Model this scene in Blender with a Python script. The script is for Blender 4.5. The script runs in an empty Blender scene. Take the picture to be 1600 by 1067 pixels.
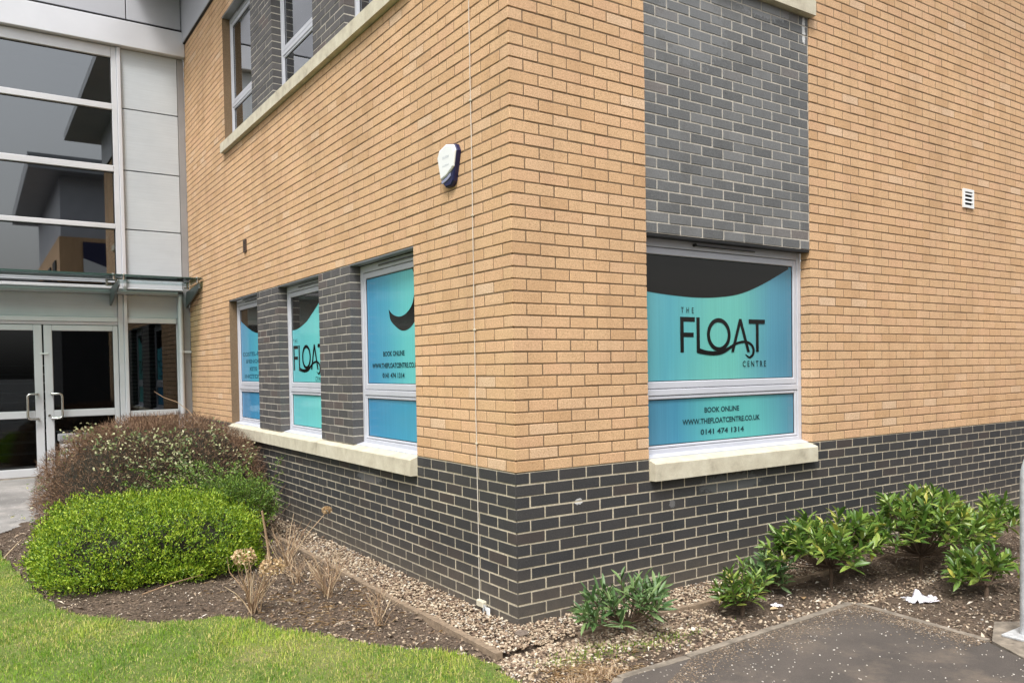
import bpy, math, random
import numpy as np
from mathutils import Vector, Matrix
random.seed(7)
rng = np.random.default_rng(7)
S = bpy.context.scene
COL = S.collection
R = math.radians

# ------------------------------------------------------------------ camera, world, sun, exposure
CAM = Vector((-2.7366, -4.1549, 0.6488))
YAW, PIT, ROL = 0.96572, -0.02495, -0.01618
FPX, PPX, PPY = 1263.8, 31.8, 72.9
fw = Vector((math.cos(YAW) * math.cos(PIT), math.sin(YAW) * math.cos(PIT), math.sin(PIT)))
r0 = Vector((math.sin(YAW), -math.cos(YAW), 0)); u0 = r0.cross(fw)
rt = r0 * math.cos(ROL) + u0 * math.sin(ROL); up = u0 * math.cos(ROL) - r0 * math.sin(ROL)
cd = bpy.data.cameras.new('camera'); cam = bpy.data.objects.new('camera', cd); COL.objects.link(cam)
m = Matrix((rt, up, -fw)).transposed().to_4x4(); m.translation = CAM; cam.matrix_world = m
cd.sensor_width = 36; cd.lens = FPX / 1600 * 36; cd.shift_x = -PPX / 1600; cd.shift_y = PPY / 1600
cd.clip_start = 0.05; cd.clip_end = 1500
S.camera = cam

SUN_EL = 58
sun_dir = Vector((-0.62, -0.60, 0)).normalized() * math.cos(R(SUN_EL)) + Vector((0, 0, math.sin(R(SUN_EL))))
W = bpy.data.worlds.new('World'); S.world = W; W.use_nodes = True
nt = W.node_tree; nt.nodes.clear()
sky = nt.nodes.new('ShaderNodeTexSky'); sky.sky_type = 'NISHITA'; sky.sun_disc = False
sky.sun_elevation = R(SUN_EL); sky.sun_rotation = math.atan2(sun_dir.x, sun_dir.y)
sky.air_density = 1.6; sky.dust_density = 6.0; sky.ozone_density = 1.0
hs = nt.nodes.new('ShaderNodeHueSaturation'); hs.inputs['Saturation'].default_value = 0.22
bg = nt.nodes.new('ShaderNodeBackground'); bg.inputs['Strength'].default_value = 0.118
wo = nt.nodes.new('ShaderNodeOutputWorld')
nt.links.new(sky.outputs[0], hs.inputs['Color']); nt.links.new(hs.outputs[0], bg.inputs[0]); nt.links.new(bg.outputs[0], wo.inputs[0])
sl = bpy.data.lights.new('sun', 'SUN'); sl.energy = 1.5; sl.angle = R(14); sl.color = (1, 0.965, 0.92)
so = bpy.data.objects.new('sun', sl); COL.objects.link(so)
so.rotation_euler = sun_dir.to_track_quat('Z', 'Y').to_euler()
S.view_settings.view_transform = 'Standard'; S.view_settings.look = 'None'
S.view_settings.exposure = 0.88; S.view_settings.gamma = 1.0
S.cycles.max_bounces = 6; S.cycles.transparent_max_bounces = 8
S.cycles.caustics_reflective = False; S.cycles.caustics_refractive = False

# ------------------------------------------------------------------ node helpers
class NM:
    def __init__(s, name):
        s.m = bpy.data.materials.new(name); s.m.use_nodes = True; s.t = s.m.node_tree
        s.b = s.t.nodes['Principled BSDF']; s.o = s.t.nodes['Material Output']
    def n(s, typ, **kw):
        nd = s.t.nodes.new('ShaderNode' + typ)
        for k, v in kw.items():
            if k[0] == '_': nd.inputs[k[1:].replace('_', ' ')].default_value = v
            else: setattr(nd, k, v)
        return nd
    def l(s, a, b): s.t.links.new(a, b)
    def set(s, **kw):
        for k, v in kw.items(): s.b.inputs[k.replace('_', ' ')].default_value = v
        return s
    def noise(s, scale, detail=3, rough=.55, coord='Object'):
        tc = s.n('TexCoord') if coord != 'World' else s.n('NewGeometry')
        nz = s.n('TexNoise'); nz.inputs['Scale'].default_value = scale; nz.inputs['Detail'].default_value = detail; nz.inputs['Roughness'].default_value = rough
        s.l(tc.outputs['Position' if coord == 'World' else coord], nz.inputs['Vector']); return nz.outputs['Fac']
    def ramp(s, fac, stops):
        cr = s.n('ValToRGB'); e = cr.color_ramp.elements
        while len(e) < len(stops): e.new(.5)
        for i, (p, c) in enumerate(stops):
            e[i].position = p; e[i].color = (*c, 1) if len(c) == 3 else c
        s.l(fac, cr.inputs[0]); return cr.outputs[0]
    def mix(s, fac, a, b, blend='MIX'):
        mx = s.n('Mix', data_type='RGBA', blend_type=blend)
        for i, v in ((0, fac), (6, a), (7, b)):
            if isinstance(v, (int, float)): mx.inputs[i].default_value = v
            elif isinstance(v, tuple): mx.inputs[i].default_value = (*v, 1)
            else: s.l(v, mx.inputs[i])
        return mx.outputs[2]
    def math(s, op, a, b=0.0, clamp=False):
        md = s.n('Math', operation=op, use_clamp=clamp)
        for i, v in enumerate((a, b)):
            if isinstance(v, (int, float)): md.inputs[i].default_value = v
            else: s.l(v, md.inputs[i])
        return md.outputs[0]
    def bump(s, h, strength=.3, dist=.004):
        b = s.n('Bump'); b.inputs['Strength'].default_value = strength; b.inputs['Distance'].default_value = dist
        s.l(h, b.inputs['Height']); s.l(b.outputs[0], s.b.inputs['Normal'])
    def rnd(s):
        a = s.n('Attribute', attribute_name='rnd'); oi = s.n('ObjectInfo')
        return s.math('FRACT', s.math('ADD', a.outputs['Fac'], oi.outputs['Random']))
    def col(s, c): s.l(c, s.b.inputs['Base Color']); return s

def plain(name, c, rough=.5, metal=0., nscale=0, namp=.12, bump=0.):
    k = NM(name); k.set(Roughness=rough, Metallic=metal)
    if nscale:
        f = k.noise(nscale, 5, .6, 'World'); lo = tuple(v * (1 - namp) for v in c); hi = tuple(min(1, v * (1 + namp)) for v in c)
        k.col(k.ramp(f, [(.3, lo), (.7, hi)]))
        if bump: k.bump(f, bump, .01)
    else: k.b.inputs['Base Color'].default_value = (*c, 1)
    return k.m

def brick_mat(name, stops, speck, speck_amt, rough, stain=None, splash=False):
    k = NM(name); k.set(Roughness=rough)
    base = k.ramp(k.rnd(), stops)
    big = k.noise(1.1, 4, .6, 'World')
    base = k.mix(.6, base, k.ramp(big, [(.3, (.80, .79, .78)), (.7, (1.12, 1.1, 1.08))]), 'MULTIPLY')
    tc_ = k.n('NewGeometry'); mp_ = k.n('Mapping'); mp_.inputs['Scale'].default_value = (5, 5, .55); k.l(tc_.outputs['Position'], mp_.inputs['Vector'])
    stk = k.n('TexNoise'); stk.inputs['Scale'].default_value = 1; stk.inputs['Detail'].default_value = 5; stk.inputs['Roughness'].default_value = .65; k.l(mp_.outputs[0], stk.inputs['Vector'])
    base = k.mix(.55, base, k.ramp(stk.outputs['Fac'], [(.32, (.80, .78, .76)), (.5, (1, 1, 1)), (.72, (1.10, 1.09, 1.09))]), 'MULTIPLY')
    f = k.noise(170, 2, .7, 'World'); f2 = k.noise(70, 3, .6, 'World')
    sp = k.ramp(f, [(.52, (0, 0, 0)), (.60, (1, 1, 1))])
    base = k.mix(k.math('MULTIPLY', sp, speck_amt), base, speck)
    base = k.mix(.7, base, k.ramp(f2, [(.25, (.80, .79, .78)), (.75, (1.14, 1.13, 1.12))]), 'MULTIPLY')
    if stain:
        for (c, rad, col, amt, nscale) in stain:
            g = k.n('NewGeometry'); vm = k.n('VectorMath', operation='SUBTRACT'); vm.inputs[1].default_value = c; k.l(g.outputs['Position'], vm.inputs[0])
            vd = k.n('VectorMath', operation='DIVIDE'); vd.inputs[1].default_value = rad; k.l(vm.outputs[0], vd.inputs[0])
            ln = k.n('VectorMath', operation='LENGTH'); k.l(vd.outputs[0], ln.inputs[0])
            fall = k.math('SUBTRACT', 1.0, ln.outputs['Value'], True)
            msk = k.math('MULTIPLY', k.math('GREATER_THAN', k.math('ADD', fall, k.math('MULTIPLY', k.noise(nscale, 4, .7, 'World'), .9)), .88), amt)
            base = k.mix(msk, base, col)
    if splash:
        gg = k.n('NewGeometry'); sx_ = k.n('SeparateXYZ'); k.l(gg.outputs['Position'], sx_.inputs[0])
        lo_ = k.math('DIVIDE', k.math('SUBTRACT', -.62, sx_.outputs[2]), .33, True)
        base = k.mix(k.math('MULTIPLY', k.math('MULTIPLY', lo_, k.noise(11, 5, .7, 'World')), .75), base, (.20, .165, .125))
    k.col(base); k.bump(k.math('ADD', f, f2), .35, .003)
    return k.m

M = {}
M['buff'] = brick_mat('buff_brick', [(0, (.60, .385, .212)), (.12, (.66, .432, .245)), (.5, (.69, .468, .274)), (.8, (.68, .438, .263)), (.955, (.71, .485, .297)), (1, (.73, .54, .37))], (.36, .20, .095), .8, .85)
M['plinth'] = brick_mat('blue_black_brick', splash=True, stops= [(0, (.030, .032, .036)), (.5, (.039, .040, .043)), (.92, (.047, .045, .046)), (1, (.058, .046, .043))], speck=(.085, .08, .078), speck_amt=.5, rough=.62,
    stain=[((.49, 0, -.225), (.06, .3, .035), (.62, .62, .62), .8, 60), ((1.33, 0, -.33), (.05, .3, .05), (.35, .35, .35), .3, 60), ((0, 2.25, -.25), (.3, .45, .08), (.20, .20, .205), .45, 40), ((1.95, 0, -.24), (.6, .3, .12), (.16, .17, .17), .35, 36)])
M['panelbrick'] = brick_mat('grey_brick', [(0, (.108, .114, .118)), (.35, (.132, .139, .144)), (.7, (.155, .163, .168)), (.94, (.185, .192, .197)), (1, (.17, .155, .148))], (.22, .22, .22), .4, .6,
    stain=[((2.865, 0, 3.34), (.035, .3, .20), (.75, .75, .74), .8, 30), ((2.35, 0, 3.42), (.6, .3, .16), (.36, .37, .38), .45, 34), ((1.6, 0, 3.1), (.6, .3, .5), (.24, .25, .26), .35, 26)])
M['pierbrick'] = brick_mat('charcoal_brick', [(0, (.065, .064, .067)), (.5, (.085, .083, .086)), (.85, (.105, .100, .100)), (1, (.105, .08, .075))], (.15, .145, .145), .4, .65)
def mortar(name, c, d=.25):
    k = NM(name); k.set(Roughness=.95); f = k.noise(60, 4, .65, 'World'); g = k.noise(2.2, 3, .6, 'World')
    a = k.ramp(f, [(.3, tuple(v * (1 - d) for v in c)), (.7, tuple(v * (1 + d) for v in c))])
    k.col(k.mix(.6, a, k.ramp(g, [(.3, (.72, .72, .72)), (.7, (1.1, 1.1, 1.1))]), 'MULTIPLY')); k.bump(f, .5, .004); return k.m
M['mortar_buff'] = mortar('brown_mortar', (.215, .145, .085))
M['mortar_cream'] = mortar('cream_mortar', (.52, .46, .345))
M['mortar_grey'] = mortar('pale_mortar', (.50, .465, .40))
k = NM('cast_stone'); k.set(Roughness=.85); f = k.noise(7, 5, .65, 'World'); g = k.noise(120, 3, .6, 'World')
k.col(k.mix(.5, k.ramp(f, [(.25, (.36, .325, .25)), (.42, (.53, .485, .375)), (.6, (.60, .56, .44)), (.75, (.66, .62, .51))]), k.ramp(g, [(.3, (.85, .85, .85)), (.7, (1.08, 1.08, 1.08))]), 'MULTIPLY')); k.bump(g, .25, .003); M['stone'] = k.m
M['frame'] = plain('grey_white_frame', (.53, .545, .60), .35, 0, 3, .05)
M['alu'] = plain('silver_aluminium', (.62, .63, .66), .42, .2, 2, .06)
M['aludark'] = plain('grey_aluminium', (.34, .35, .37), .4, .4, 2, .08)
k = NM('cladding'); k.set(Roughness=.5, Metallic=.05); f = k.noise(1.3, 4, .6, 'World')
tc = k.n('NewGeometry'); mp = k.n('Mapping'); mp.inputs['Scale'].default_value = (3, 3, 160); k.l(tc.outputs['Position'], mp.inputs['Vector'])
nz = k.n('TexNoise'); nz.inputs['Scale'].default_value = 1; k.l(mp.outputs[0], nz.inputs['Vector'])
k.col(k.mix(.5, k.ramp(f, [(.3, (.47, .515, .56)), (.7, (.55, .595, .635))]), k.ramp(nz.outputs['Fac'], [(.35, (.9, .9, .9)), (.65, (1.06, 1.06, 1.06))]), 'MULTIPLY')); k.bump(nz.outputs['Fac'], .1, .002); M['clad'] = k.m
M['fascia'] = plain('white_fascia', (.66, .67, .71), .3, .2, 1.5, .05)
M['bracket'] = plain('dark_grey_bracket', (.13, .145, .15), .45, .3)
M['soffit'] = plain('grey_soffit', (.46, .47, .51), .5, .2, 1.2, .07)
M['black'] = plain('black_rubber', (.012, .012, .013), .6)
M['print'] = plain('black_print_dark_room', (.012, .0115, .011), .06)
M['printtxt'] = plain('dark_teal_print', (.016, .055, .065), .15)
M['printpale'] = plain('pale_teal_print', (.035, .17, .25), .15)
M['dimteal'] = plain('dim_teal_glass', (.02, .075, .085), .2)
M['steel'] = plain('brushed_steel', (.55, .54, .51), .25, 1.0, 30, .08)
M['galv'] = plain('galvanised_steel', (.56, .58, .60), .55, .35, 26, .22)
M['white'] = plain('white_plastic', (.78, .80, .80), .4)
M['navy'] = plain('navy_plastic', (.008, .010, .060), .35)
M['lav'] = plain('lavender_plastic', (.30, .32, .46), .35)
M['faint'] = plain('faint_print', (.50, .53, .56), .5)
M['brownvent'] = plain('brown_plastic', (.055, .034, .024), .6)
M['paper'] = plain('crumpled_paper', (.72, .70, .76), .8, 0, 40, .08)
M['concrete'] = plain('concrete', (.205, .175, .14), .95, 0, 14, .45, .6)
M['timber'] = plain('weathered_edging', (.235, .175, .120), .95, 0, 30, .3, .6)
M['interior'] = plain('interior_wall', (.34, .33, .32), .9)
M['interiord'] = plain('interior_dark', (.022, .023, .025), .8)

def film_mat(name, horiz, stops):
    k = NM(name); k.set(Roughness=.10, Specular_IOR_Level=.5)
    g = k.n('NewGeometry'); sp = k.n('SeparateXYZ'); k.l(g.outputs['Position'], sp.inputs[0])
    u, a, b = horiz
    f = k.math('DIVIDE', k.math('SUBTRACT', sp.outputs[u], a), b - a)
    nz = k.noise(.9, 2, .5, 'World'); f = k.math('ADD', f, k.math('MULTIPLY', k.math('SUBTRACT', nz, .5), .18))
    mp = k.n('Mapping'); mp.inputs['Scale'].default_value = (60, 60, 1.2); k.l(g.outputs['Position'], mp.inputs['Vector'])
    st = k.n('TexNoise'); st.inputs['Scale'].default_value = 1; st.inputs['Detail'].default_value = 2; k.l(mp.outputs[0], st.inputs['Vector'])
    c = k.mix(.5, k.ramp(f, stops), k.ramp(st.outputs['Fac'], [(.3, (.88, .88, .88)), (.7, (1.08, 1.08, 1.08))]), 'MULTIPLY')
    k.col(c); k.bump(k.noise(3, 2, .5, 'World'), .02, .01); return k.m
TEAL, MID, BLUE, DEEP = (.145, .48, .43), (.125, .39, .44), (.095, .29, .40), (.075, .225, .34)
M['film_r'] = film_mat('teal_film', (0, 1.2, 2.84), [(0, MID), (.12, (.10, .37, .45)), (.42, TEAL), (.6, TEAL), (.85, BLUE), (1, DEEP)])
M['film_r2'] = film_mat('teal_film_low', (0, 1.2, 2.84), [(0, DEEP), (.2, (.06, .25, .38)), (.5, (.105, .45, .43)), (.7, (.11, .44, .43)), (1, DEEP)])
M['film_w1'] = film_mat('blue_film', (1, 2.50, 1.42), [(0, (.06, .27, .48)), (.35, (.08, .35, .50)), (.75, (.14, .53, .54)), (1, (.15, .57, .53))])
M['film_w1b'] = film_mat('blue_film_low', (1, 2.50, 1.42), [(0, (.05, .25, .45)), (1, (.07, .34, .48))])
M['film_w2'] = film_mat('aqua_film', (1, 4.52, 3.45), [(0, (.13, .50, .56)), (1, (.17, .62, .60))])
M['film_w3'] = film_mat('sky_film', (1, 6.55, 5.45), [(0, (.08, .30, .52)), (.7, (.10, .46, .58)), (1, (.12, .52, .58))])
M['film_w3b'] = film_mat('sky_film_low', (1, 6.55, 5.45), [(0, (.06, .24, .46)), (1, (.075, .32, .52))])

def glass_mat(name, refl, tint, rough=.015):
    k = NM(name); t = k.t; t.nodes.remove(k.b)
    tr = k.n('BsdfTransparent'); tr.inputs[0].default_value = (*tint, 1)
    gl = k.n('BsdfGlossy'); gl.inputs['Roughness'].default_value = rough; gl.inputs['Color'].default_value = (.93, .96, 1, 1)
    fr = k.n('Fresnel'); fr.inputs['IOR'].default_value = 1.5
    fac = k.math('ADD', fr.outputs[0], refl, True)
    mx = k.n('MixShader'); k.l(fac, mx.inputs[0]); k.l(tr.outputs[0], mx.inputs[1]); k.l(gl.outputs[0], mx.inputs[2]); k.l(mx.outputs[0], k.o.inputs[0])
    return k.m
M['glass'] = glass_mat('tinted_glass', .20, (.30, .33, .35))
M['glassdoor'] = glass_mat('door_glass', .02, (.30, .36, .37))
M['glassup'] = glass_mat('office_glass', .20, (.50, .54, .56))
M['glassgreen'] = glass_mat('canopy_glass', .10, (.52, .66, .60))
M['canopyedge'] = plain('glass_edge', (.03, .07, .06), .2)

def leaf_mat(name, stops, trans=.25, rough=.5):
    k = NM(name); k.set(Roughness=rough)
    c = k.ramp(k.rnd(), stops); k.col(c)
    tl = k.n('BsdfTranslucent'); k.l(c, tl.inputs['Color']); mx = k.n('MixShader'); mx.inputs[0].default_value = trans
    k.l(k.b.outputs[0], mx.inputs[1]); k.l(tl.outputs[0], mx.inputs[2]); k.l(mx.outputs[0], k.o.inputs[0]); return k.m
M['hedge'] = leaf_mat('hedge_leaf', [(0, (.05, .11, .010)), (.3, (.12, .24, .016)), (.65, (.25, .39, .022)), (1, (.44, .53, .05))], .32)
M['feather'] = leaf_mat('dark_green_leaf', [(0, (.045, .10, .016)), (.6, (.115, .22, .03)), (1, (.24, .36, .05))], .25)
M['barb'] = leaf_mat('barberry_twig', [(0, (.085, .044, .026)), (.5, (.19, .110, .064)), (.85, (.28, .175, .10)), (1, (.40, .28, .17))], .05, .8)
M['varie'] = leaf_mat('variegated_leaf', [(0, (.08, .14, .04)), (.45, (.19, .26, .09)), (.75, (.38, .39, .19)), (1, (.58, .55, .35))], .25)
M['laurel'] = leaf_mat('laurel_leaf', [(0, (.050, .115, .020)), (.4, (.115, .215, .035)), (.75, (.20, .31, .055)), (.94, (.33, .41, .09)), (1, (.48, .44, .08))], .28, .36)
M['laurelg'] = leaf_mat('grey_green_leaf', [(0, (.055, .12, .04)), (.5, (.11, .20, .065)), (1, (.20, .29, .11))], .2, .45)
M['grass'] = leaf_mat('grass_blade', [(0, (.08, .20, .014)), (.4, (.20, .37, .024)), (.66, (.35, .48, .05)), (.82, (.54, .54, .13)), (1, (.72, .60, .28))], .35, .6)
M['straw'] = leaf_mat('dry_stem', [(0, (.25, .155, .09)), (.5, (.42, .29, .175)), (1, (.62, .49, .33))], .05, .8)
M['flower'] = leaf_mat('dried_petal', [(0, (.36, .23, .11)), (.5, (.60, .43, .24)), (1, (.74, .60, .40))], .2, .8)
M['bark'] = plain('bark', (.11, .075, .05), .9, 0, 60, .35, .5)
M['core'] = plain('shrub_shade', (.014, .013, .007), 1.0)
M['gravel'] = leaf_mat('gravel_stone', [(0, (.12, .08, .058)), (.25, (.23, .16, .108)), (.5, (.34, .255, .175)), (.8, (.46, .375, .27)), (.95, (.58, .52, .42)), (1, (.25, .24, .23))], 0, .85)
M['debris'] = leaf_mat('soil_debris', [(0, (.08, .056, .04)), (.45, (.17, .125, .088)), (.75, (.31, .235, .165)), (.92, (.50, .41, .30)), (1, (.68, .62, .54))], 0, .9)

k = NM('soil'); k.set(Roughness=1); f = k.noise(2.2, 5, .6, 'World'); g = k.noise(45, 6, .7, 'World')
c = k.ramp(f, [(.3, (.115, .084, .062)), (.55, (.17, .125, .092)), (.75, (.23, .172, .125))])
h = k.noise(13, 5, .7, 'World'); c = k.mix(.8, c, k.ramp(h, [(.3, (.55, .55, .55)), (.7, (1.5, 1.47, 1.42))]), 'MULTIPLY')
k.col(k.mix(.9, c, k.ramp(g, [(.3, (.45, .45, .45)), (.7, (1.55, 1.52, 1.48))]), 'MULTIPLY')); k.bump(k.math('ADD', g, h), 1.0, .05); M['soil'] = k.m
k = NM('turf'); k.set(Roughness=1); f = k.noise(1.6, 4, .6, 'World'); g = k.noise(55, 4, .7, 'World')
c = k.ramp(f, [(.3, (.09, .15, .028)), (.55, (.14, .18, .04)), (.75, (.24, .22, .09))])
k.col(k.mix(.7, c, k.ramp(g, [(.3, (.6, .6, .6)), (.7, (1.3, 1.3, 1.3))]), 'MULTIPLY')); k.bump(g, .8, .02); M['turf'] = k.m
def tarmac(name, c0, c1, spk, amt=.9):
    k = NM(name); k.set(Roughness=.95); f = k.noise(1.4, 5, .65, 'World'); g = k.noise(170, 3, .7, 'World')
    c = k.ramp(f, [(.32, c0), (.68, c1)])
    c = k.mix(.7, c, k.ramp(g, [(.3, (.65, .65, .65)), (.7, (1.3, 1.3, 1.3))]), 'MULTIPLY')
    ge = k.n('NewGeometry'); v = k.n('TexVoronoi'); v.inputs['Scale'].default_value = 46; v.inputs['Randomness'].default_value = 1; k.l(ge.outputs['Position'], v.inputs['Vector'])
    sepc = k.n('SeparateColor'); k.l(v.outputs['Color'], sepc.inputs[0])
    msk = k.math('MULTIPLY', k.math('LESS_THAN', v.outputs['Distance'], .22), k.math('GREATER_THAN', k.math('ADD', sepc.outputs[0], k.math('MULTIPLY', k.noise(1.7, 3, .6, 'World'), .9)), 1.36))
    c = k.mix(k.ramp(k.noise(3.1, 5, .7, 'World'), [(.50, (0, 0, 0)), (.72, (.75, .75, .75))]), c, tuple(v * 1.25 + d_ for v, d_ in zip(c1, (.035, .022, .008))))
    c = k.mix(k.math('MULTIPLY', msk, amt), c, spk); k.col(c); k.bump(k.math('ADD', g, msk), .6, .006); return k.m
M['tarmac'] = tarmac('tarmac', (.062, .054, .049), (.108, .091, .079), (.55, .50, .44), .7)
M['carpark'] = tarmac('asphalt', (.07, .07, .07), (.10, .10, .10), (.2, .2, .2), .3)
M['doorpath'] = tarmac('entrance_paving', (.16, .155, .15), (.30, .29, .28), (.66, .66, .66), .9)

# ------------------------------------------------------------------ mesh helpers
def link(name, me, mat=None, parent=None, loc=None):
    o = bpy.data.objects.new(name, me); COL.objects.link(o)
    if mat is not None: me.materials.append(M[mat] if isinstance(mat, str) else mat)
    if parent is not None: o.parent = parent
    if loc is not None: o.location = loc
    return o
def tag(o, label=None, cat=None, group=None, kind=None):
    if label: o['label'] = label
    if cat: o['category'] = cat
    if group: o['group'] = group
    if kind: o['kind'] = kind
    return o
def empty(name, loc, label, cat, group=None):
    o = bpy.data.objects.new(name, None); COL.objects.link(o); o.location = loc; o.empty_display_size = .1
    return tag(o, label, cat, group)
def npmesh(name, V, F, rnd=None, smooth=False):
    """V (n,3), F (m,k) all the same side count, rnd per face"""
    V = np.asarray(V, np.float32); F = np.asarray(F, np.int32)
    me = bpy.data.meshes.new(name); me.vertices.add(len(V)); me.vertices.foreach_set('co', V.ravel())
    nf, kk = F.shape; me.loops.add(nf * kk); me.loops.foreach_set('vertex_index', F.ravel())
    me.polygons.add(nf); me.polygons.foreach_set('loop_start', np.arange(nf, dtype=np.int32) * kk)
    if smooth: me.polygons.foreach_set('use_smooth', np.ones(nf, bool))
    me.update(calc_edges=True)
    if rnd is not None:
        a = me.attributes.new('rnd', 'FLOAT', 'FACE'); a.data.foreach_set('value', np.asarray(rnd, np.float32))
    return me
class MB:
    def __init__(s): s.v = []; s.f = []
    def add(s, V, F):
        n = len(s.v); s.v += [tuple(p) for p in V]; s.f += [tuple(i + n for i in f) for f in F]; return s
    def box(s, a, b):
        x0, y0, z0 = a; x1, y1, z1 = b
        x0, x1 = min(x0, x1), max(x0, x1); y0, y1 = min(y0, y1), max(y0, y1); z0, z1 = min(z0, z1), max(z0, z1)
        return s.add([(x0, y0, z0), (x1, y0, z0), (x1, y1, z0), (x0, y1, z0), (x0, y0, z1), (x1, y0, z1), (x1, y1, z1), (x0, y1, z1)],
                     [(0, 3, 2, 1), (4, 5, 6, 7), (0, 1, 5, 4), (1, 2, 6, 5), (2, 3, 7, 6), (3, 0, 4, 7)])
    def cbox(s, a, b, c=.004):
        V, F = cbox(a, b, c); return s.add(V, F)
    def prism(s, poly, axis, a, b):
        """poly: list of 2D points; extruded on axis between a and b"""
        def P(p, t):
            if axis == 0: return (t, p[0], p[1])
            if axis == 1: return (p[0], t, p[1])
            return (p[0], p[1], t)
        n = len(poly); V = [P(p, a) for p in poly] + [P(p, b) for p in poly]
        F = [tuple(range(n))[::-1], tuple(range(n, 2 * n))] + [(i, (i + 1) % n, n + (i + 1) % n, n + i) for i in range(n)]
        return s.add(V, F)
    def tube(s, pts, r, n=10, cap=True):
        pts = [Vector(p) for p in pts]; rad = r if hasattr(r, '__len__') else [r] * len(pts)
        V = []; F = []; prev = None
        for i, p in enumerate(pts):
            t = (pts[min(i + 1, len(pts) - 1)] - pts[max(i - 1, 0)]).normalized()
            if prev is None: a = t.orthogonal().normalized()
            else: a = (prev - t * prev.dot(t)).normalized()
            prev = a; b = t.cross(a)
            for j in range(n):
                an = 2 * math.pi * j / n; V.append(p + (a * math.cos(an) + b * math.sin(an)) * rad[i])
        for i in range(len(pts) - 1):
            for j in range(n): F.append((i * n + j, i * n + (j + 1) % n, (i + 1) * n + (j + 1) % n, (i + 1) * n + j))
        if cap: F += [tuple(range(n))[::-1], tuple(range((len(pts) - 1) * n, len(pts) * n))]
        return s.add(V, F)
    def mesh(s, name, smooth=False):
        me = bpy.data.meshes.new(name); me.from_pydata(s.v, [], s.f); me.update()
        if smooth:
            me.polygons.foreach_set('use_smooth', np.ones(len(me.polygons), bool))
            me.set_sharp_from_angle(angle=R(40))
        return me
    def build(s, name, mat, parent=None, smooth=False): return link(name, s.mesh(name, smooth), mat, parent)
CB_F = None
def cbox(a, b, c):
    """chamfered box: 24 vertices, 26 faces"""
    (x0, y0, z0), (x1, y1, z1) = a, b
    V = []; idx = {}
    for sx in (0, 1):
        for sy in (0, 1):
            for sz in (0, 1):
                X = (x0, x1)[sx]; Y = (y0, y1)[sy]; Z = (z0, z1)[sz]; dx = (c, -c)[sx]; dy = (c, -c)[sy]; dz = (c, -c)[sz]
                for ax, p in enumerate(((X, Y + dy, Z + dz), (X + dx, Y, Z + dz), (X + dx, Y + dy, Z))):
                    idx[sx, sy, sz, ax] = len(V); V.append(p)
    global CB_F
    if CB_F is None:
        F = []
        for ax in range(3):
            o1, o2 = [q for q in range(3) if q != ax]
            for s_ in (0, 1):
                ring = []
                for (u, v) in ((0, 0), (1, 0), (1, 1), (0, 1)):
                    kx = [0, 0, 0]; kx[ax] = s_; kx[o1] = u; kx[o2] = v; ring.append(idx[kx[0], kx[1], kx[2], ax])
                F.append(tuple(ring))
        for ax in range(3):                       # edges parallel to ax
            o1, o2 = [q for q in range(3) if q != ax]
            for u in (0, 1):
                for v in (0, 1):
                    k0 = [0, 0, 0]; k1 = [0, 0, 0]; k0[o1] = k1[o1] = u; k0[o2] = k1[o2] = v; k1[ax] = 1
                    F.append((idx[(*k0, o1)], idx[(*k0, o2)], idx[(*k1, o2)], idx[(*k1, o1)]))
        for sx in (0, 1):
            for sy in (0, 1):
                for sz in (0, 1): F.append(tuple(idx[sx, sy, sz, q] for q in range(3)))
        VV = np.array(V); ctr = VV.mean(0); out = []
        for f in F:
            p = VV[list(f)]; nrm = np.cross(p[1] - p[0], p[2] - p[0])
            out.append(f if np.dot(nrm, p.mean(0) - ctr) > 0 else f[::-1])
        CB_F = out
    return V, CB_F

def project(p):
    d = Vector(p) - CAM; z = d.dot(fw)
    if z < .05: return None
    return 800 + PPX + FPX * d.dot(rt) / z, 533.5 + PPY - FPX * d.dot(up) / z, z

# ------------------------------------------------------------------ the brick building
C = .075; GZ = -.95; YE = 8.9; ZTOP = 74; NBASE = -14; XEND = 9.6
building = empty('brick_building', (0, 0, GZ), 'two storey buff brick building with dark brick plinth and glazed entrance', 'building')
LW = [(1.34, 2.5875), (3.365, 4.6125), (5.39, 6.6375)]            # window openings in the left wall (along Y)
RW = (1.115, 2.925)                                               # window bay in the right wall (along X)
class Bricks: pass
def courses(side, n):
    """(s0,s1) bricks of a course, before openings. side 'L' runs on Y, 'R' on X"""
    even = n % 2 == 0
    first = .1025 if (side == 'L') == even else .215
    end = YE if side == 'L' else XEND
    out = [(0., first)]; p = first + .01
    while p < end - .03:
        out.append((p, min(p + .215, end))); p += .225
    return out
buff, plinth, panel = [], [], []
piers = {0: [], 1: [], 2: [], 3: []}
def holes(side, n):
    if side == 'L':
        if 0 <= n < 21 or 48 <= n < 69: return [(1.34, 6.6375)]
        if n in (-1, -2): return [(1.34, 6.6375)]
        if n in (46, 47): return [(1.315, 6.6625)]
        return []
    if 0 <= n < 46: return [RW]
    if n in (-1, -2) or n in (46, 47): return [(1.115, 2.935)]
    if 48 <= n < 69: return [RW]
    return []
for side in 'LR':
    for n in range(NBASE, ZTOP):
        for i, (a, b) in enumerate(courses(side, n)):
            if i == 0 and side == 'L' and n % 2 == 0: continue       # corner brick belongs to the right-hand course
            if i == 0 and side == 'R' and n % 2 != 0: continue
            segs = [(a, b)]
            for (h0, h1) in holes(side, n):
                ns = []
                for (p, q) in segs:
                    if q <= h0 + .002 or p >= h1 - .002: ns.append((p, q)); continue
                    if p < h0 - .02: ns.append((p, h0))
                    if q > h1 + .02: ns.append((h1, q))
                segs = ns
            for (p, q) in segs:
                if side == 'L' and abs(p - .45) < 0: pass
                (buff if n >= 0 else plinth).append((side, p, q, n))
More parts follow.
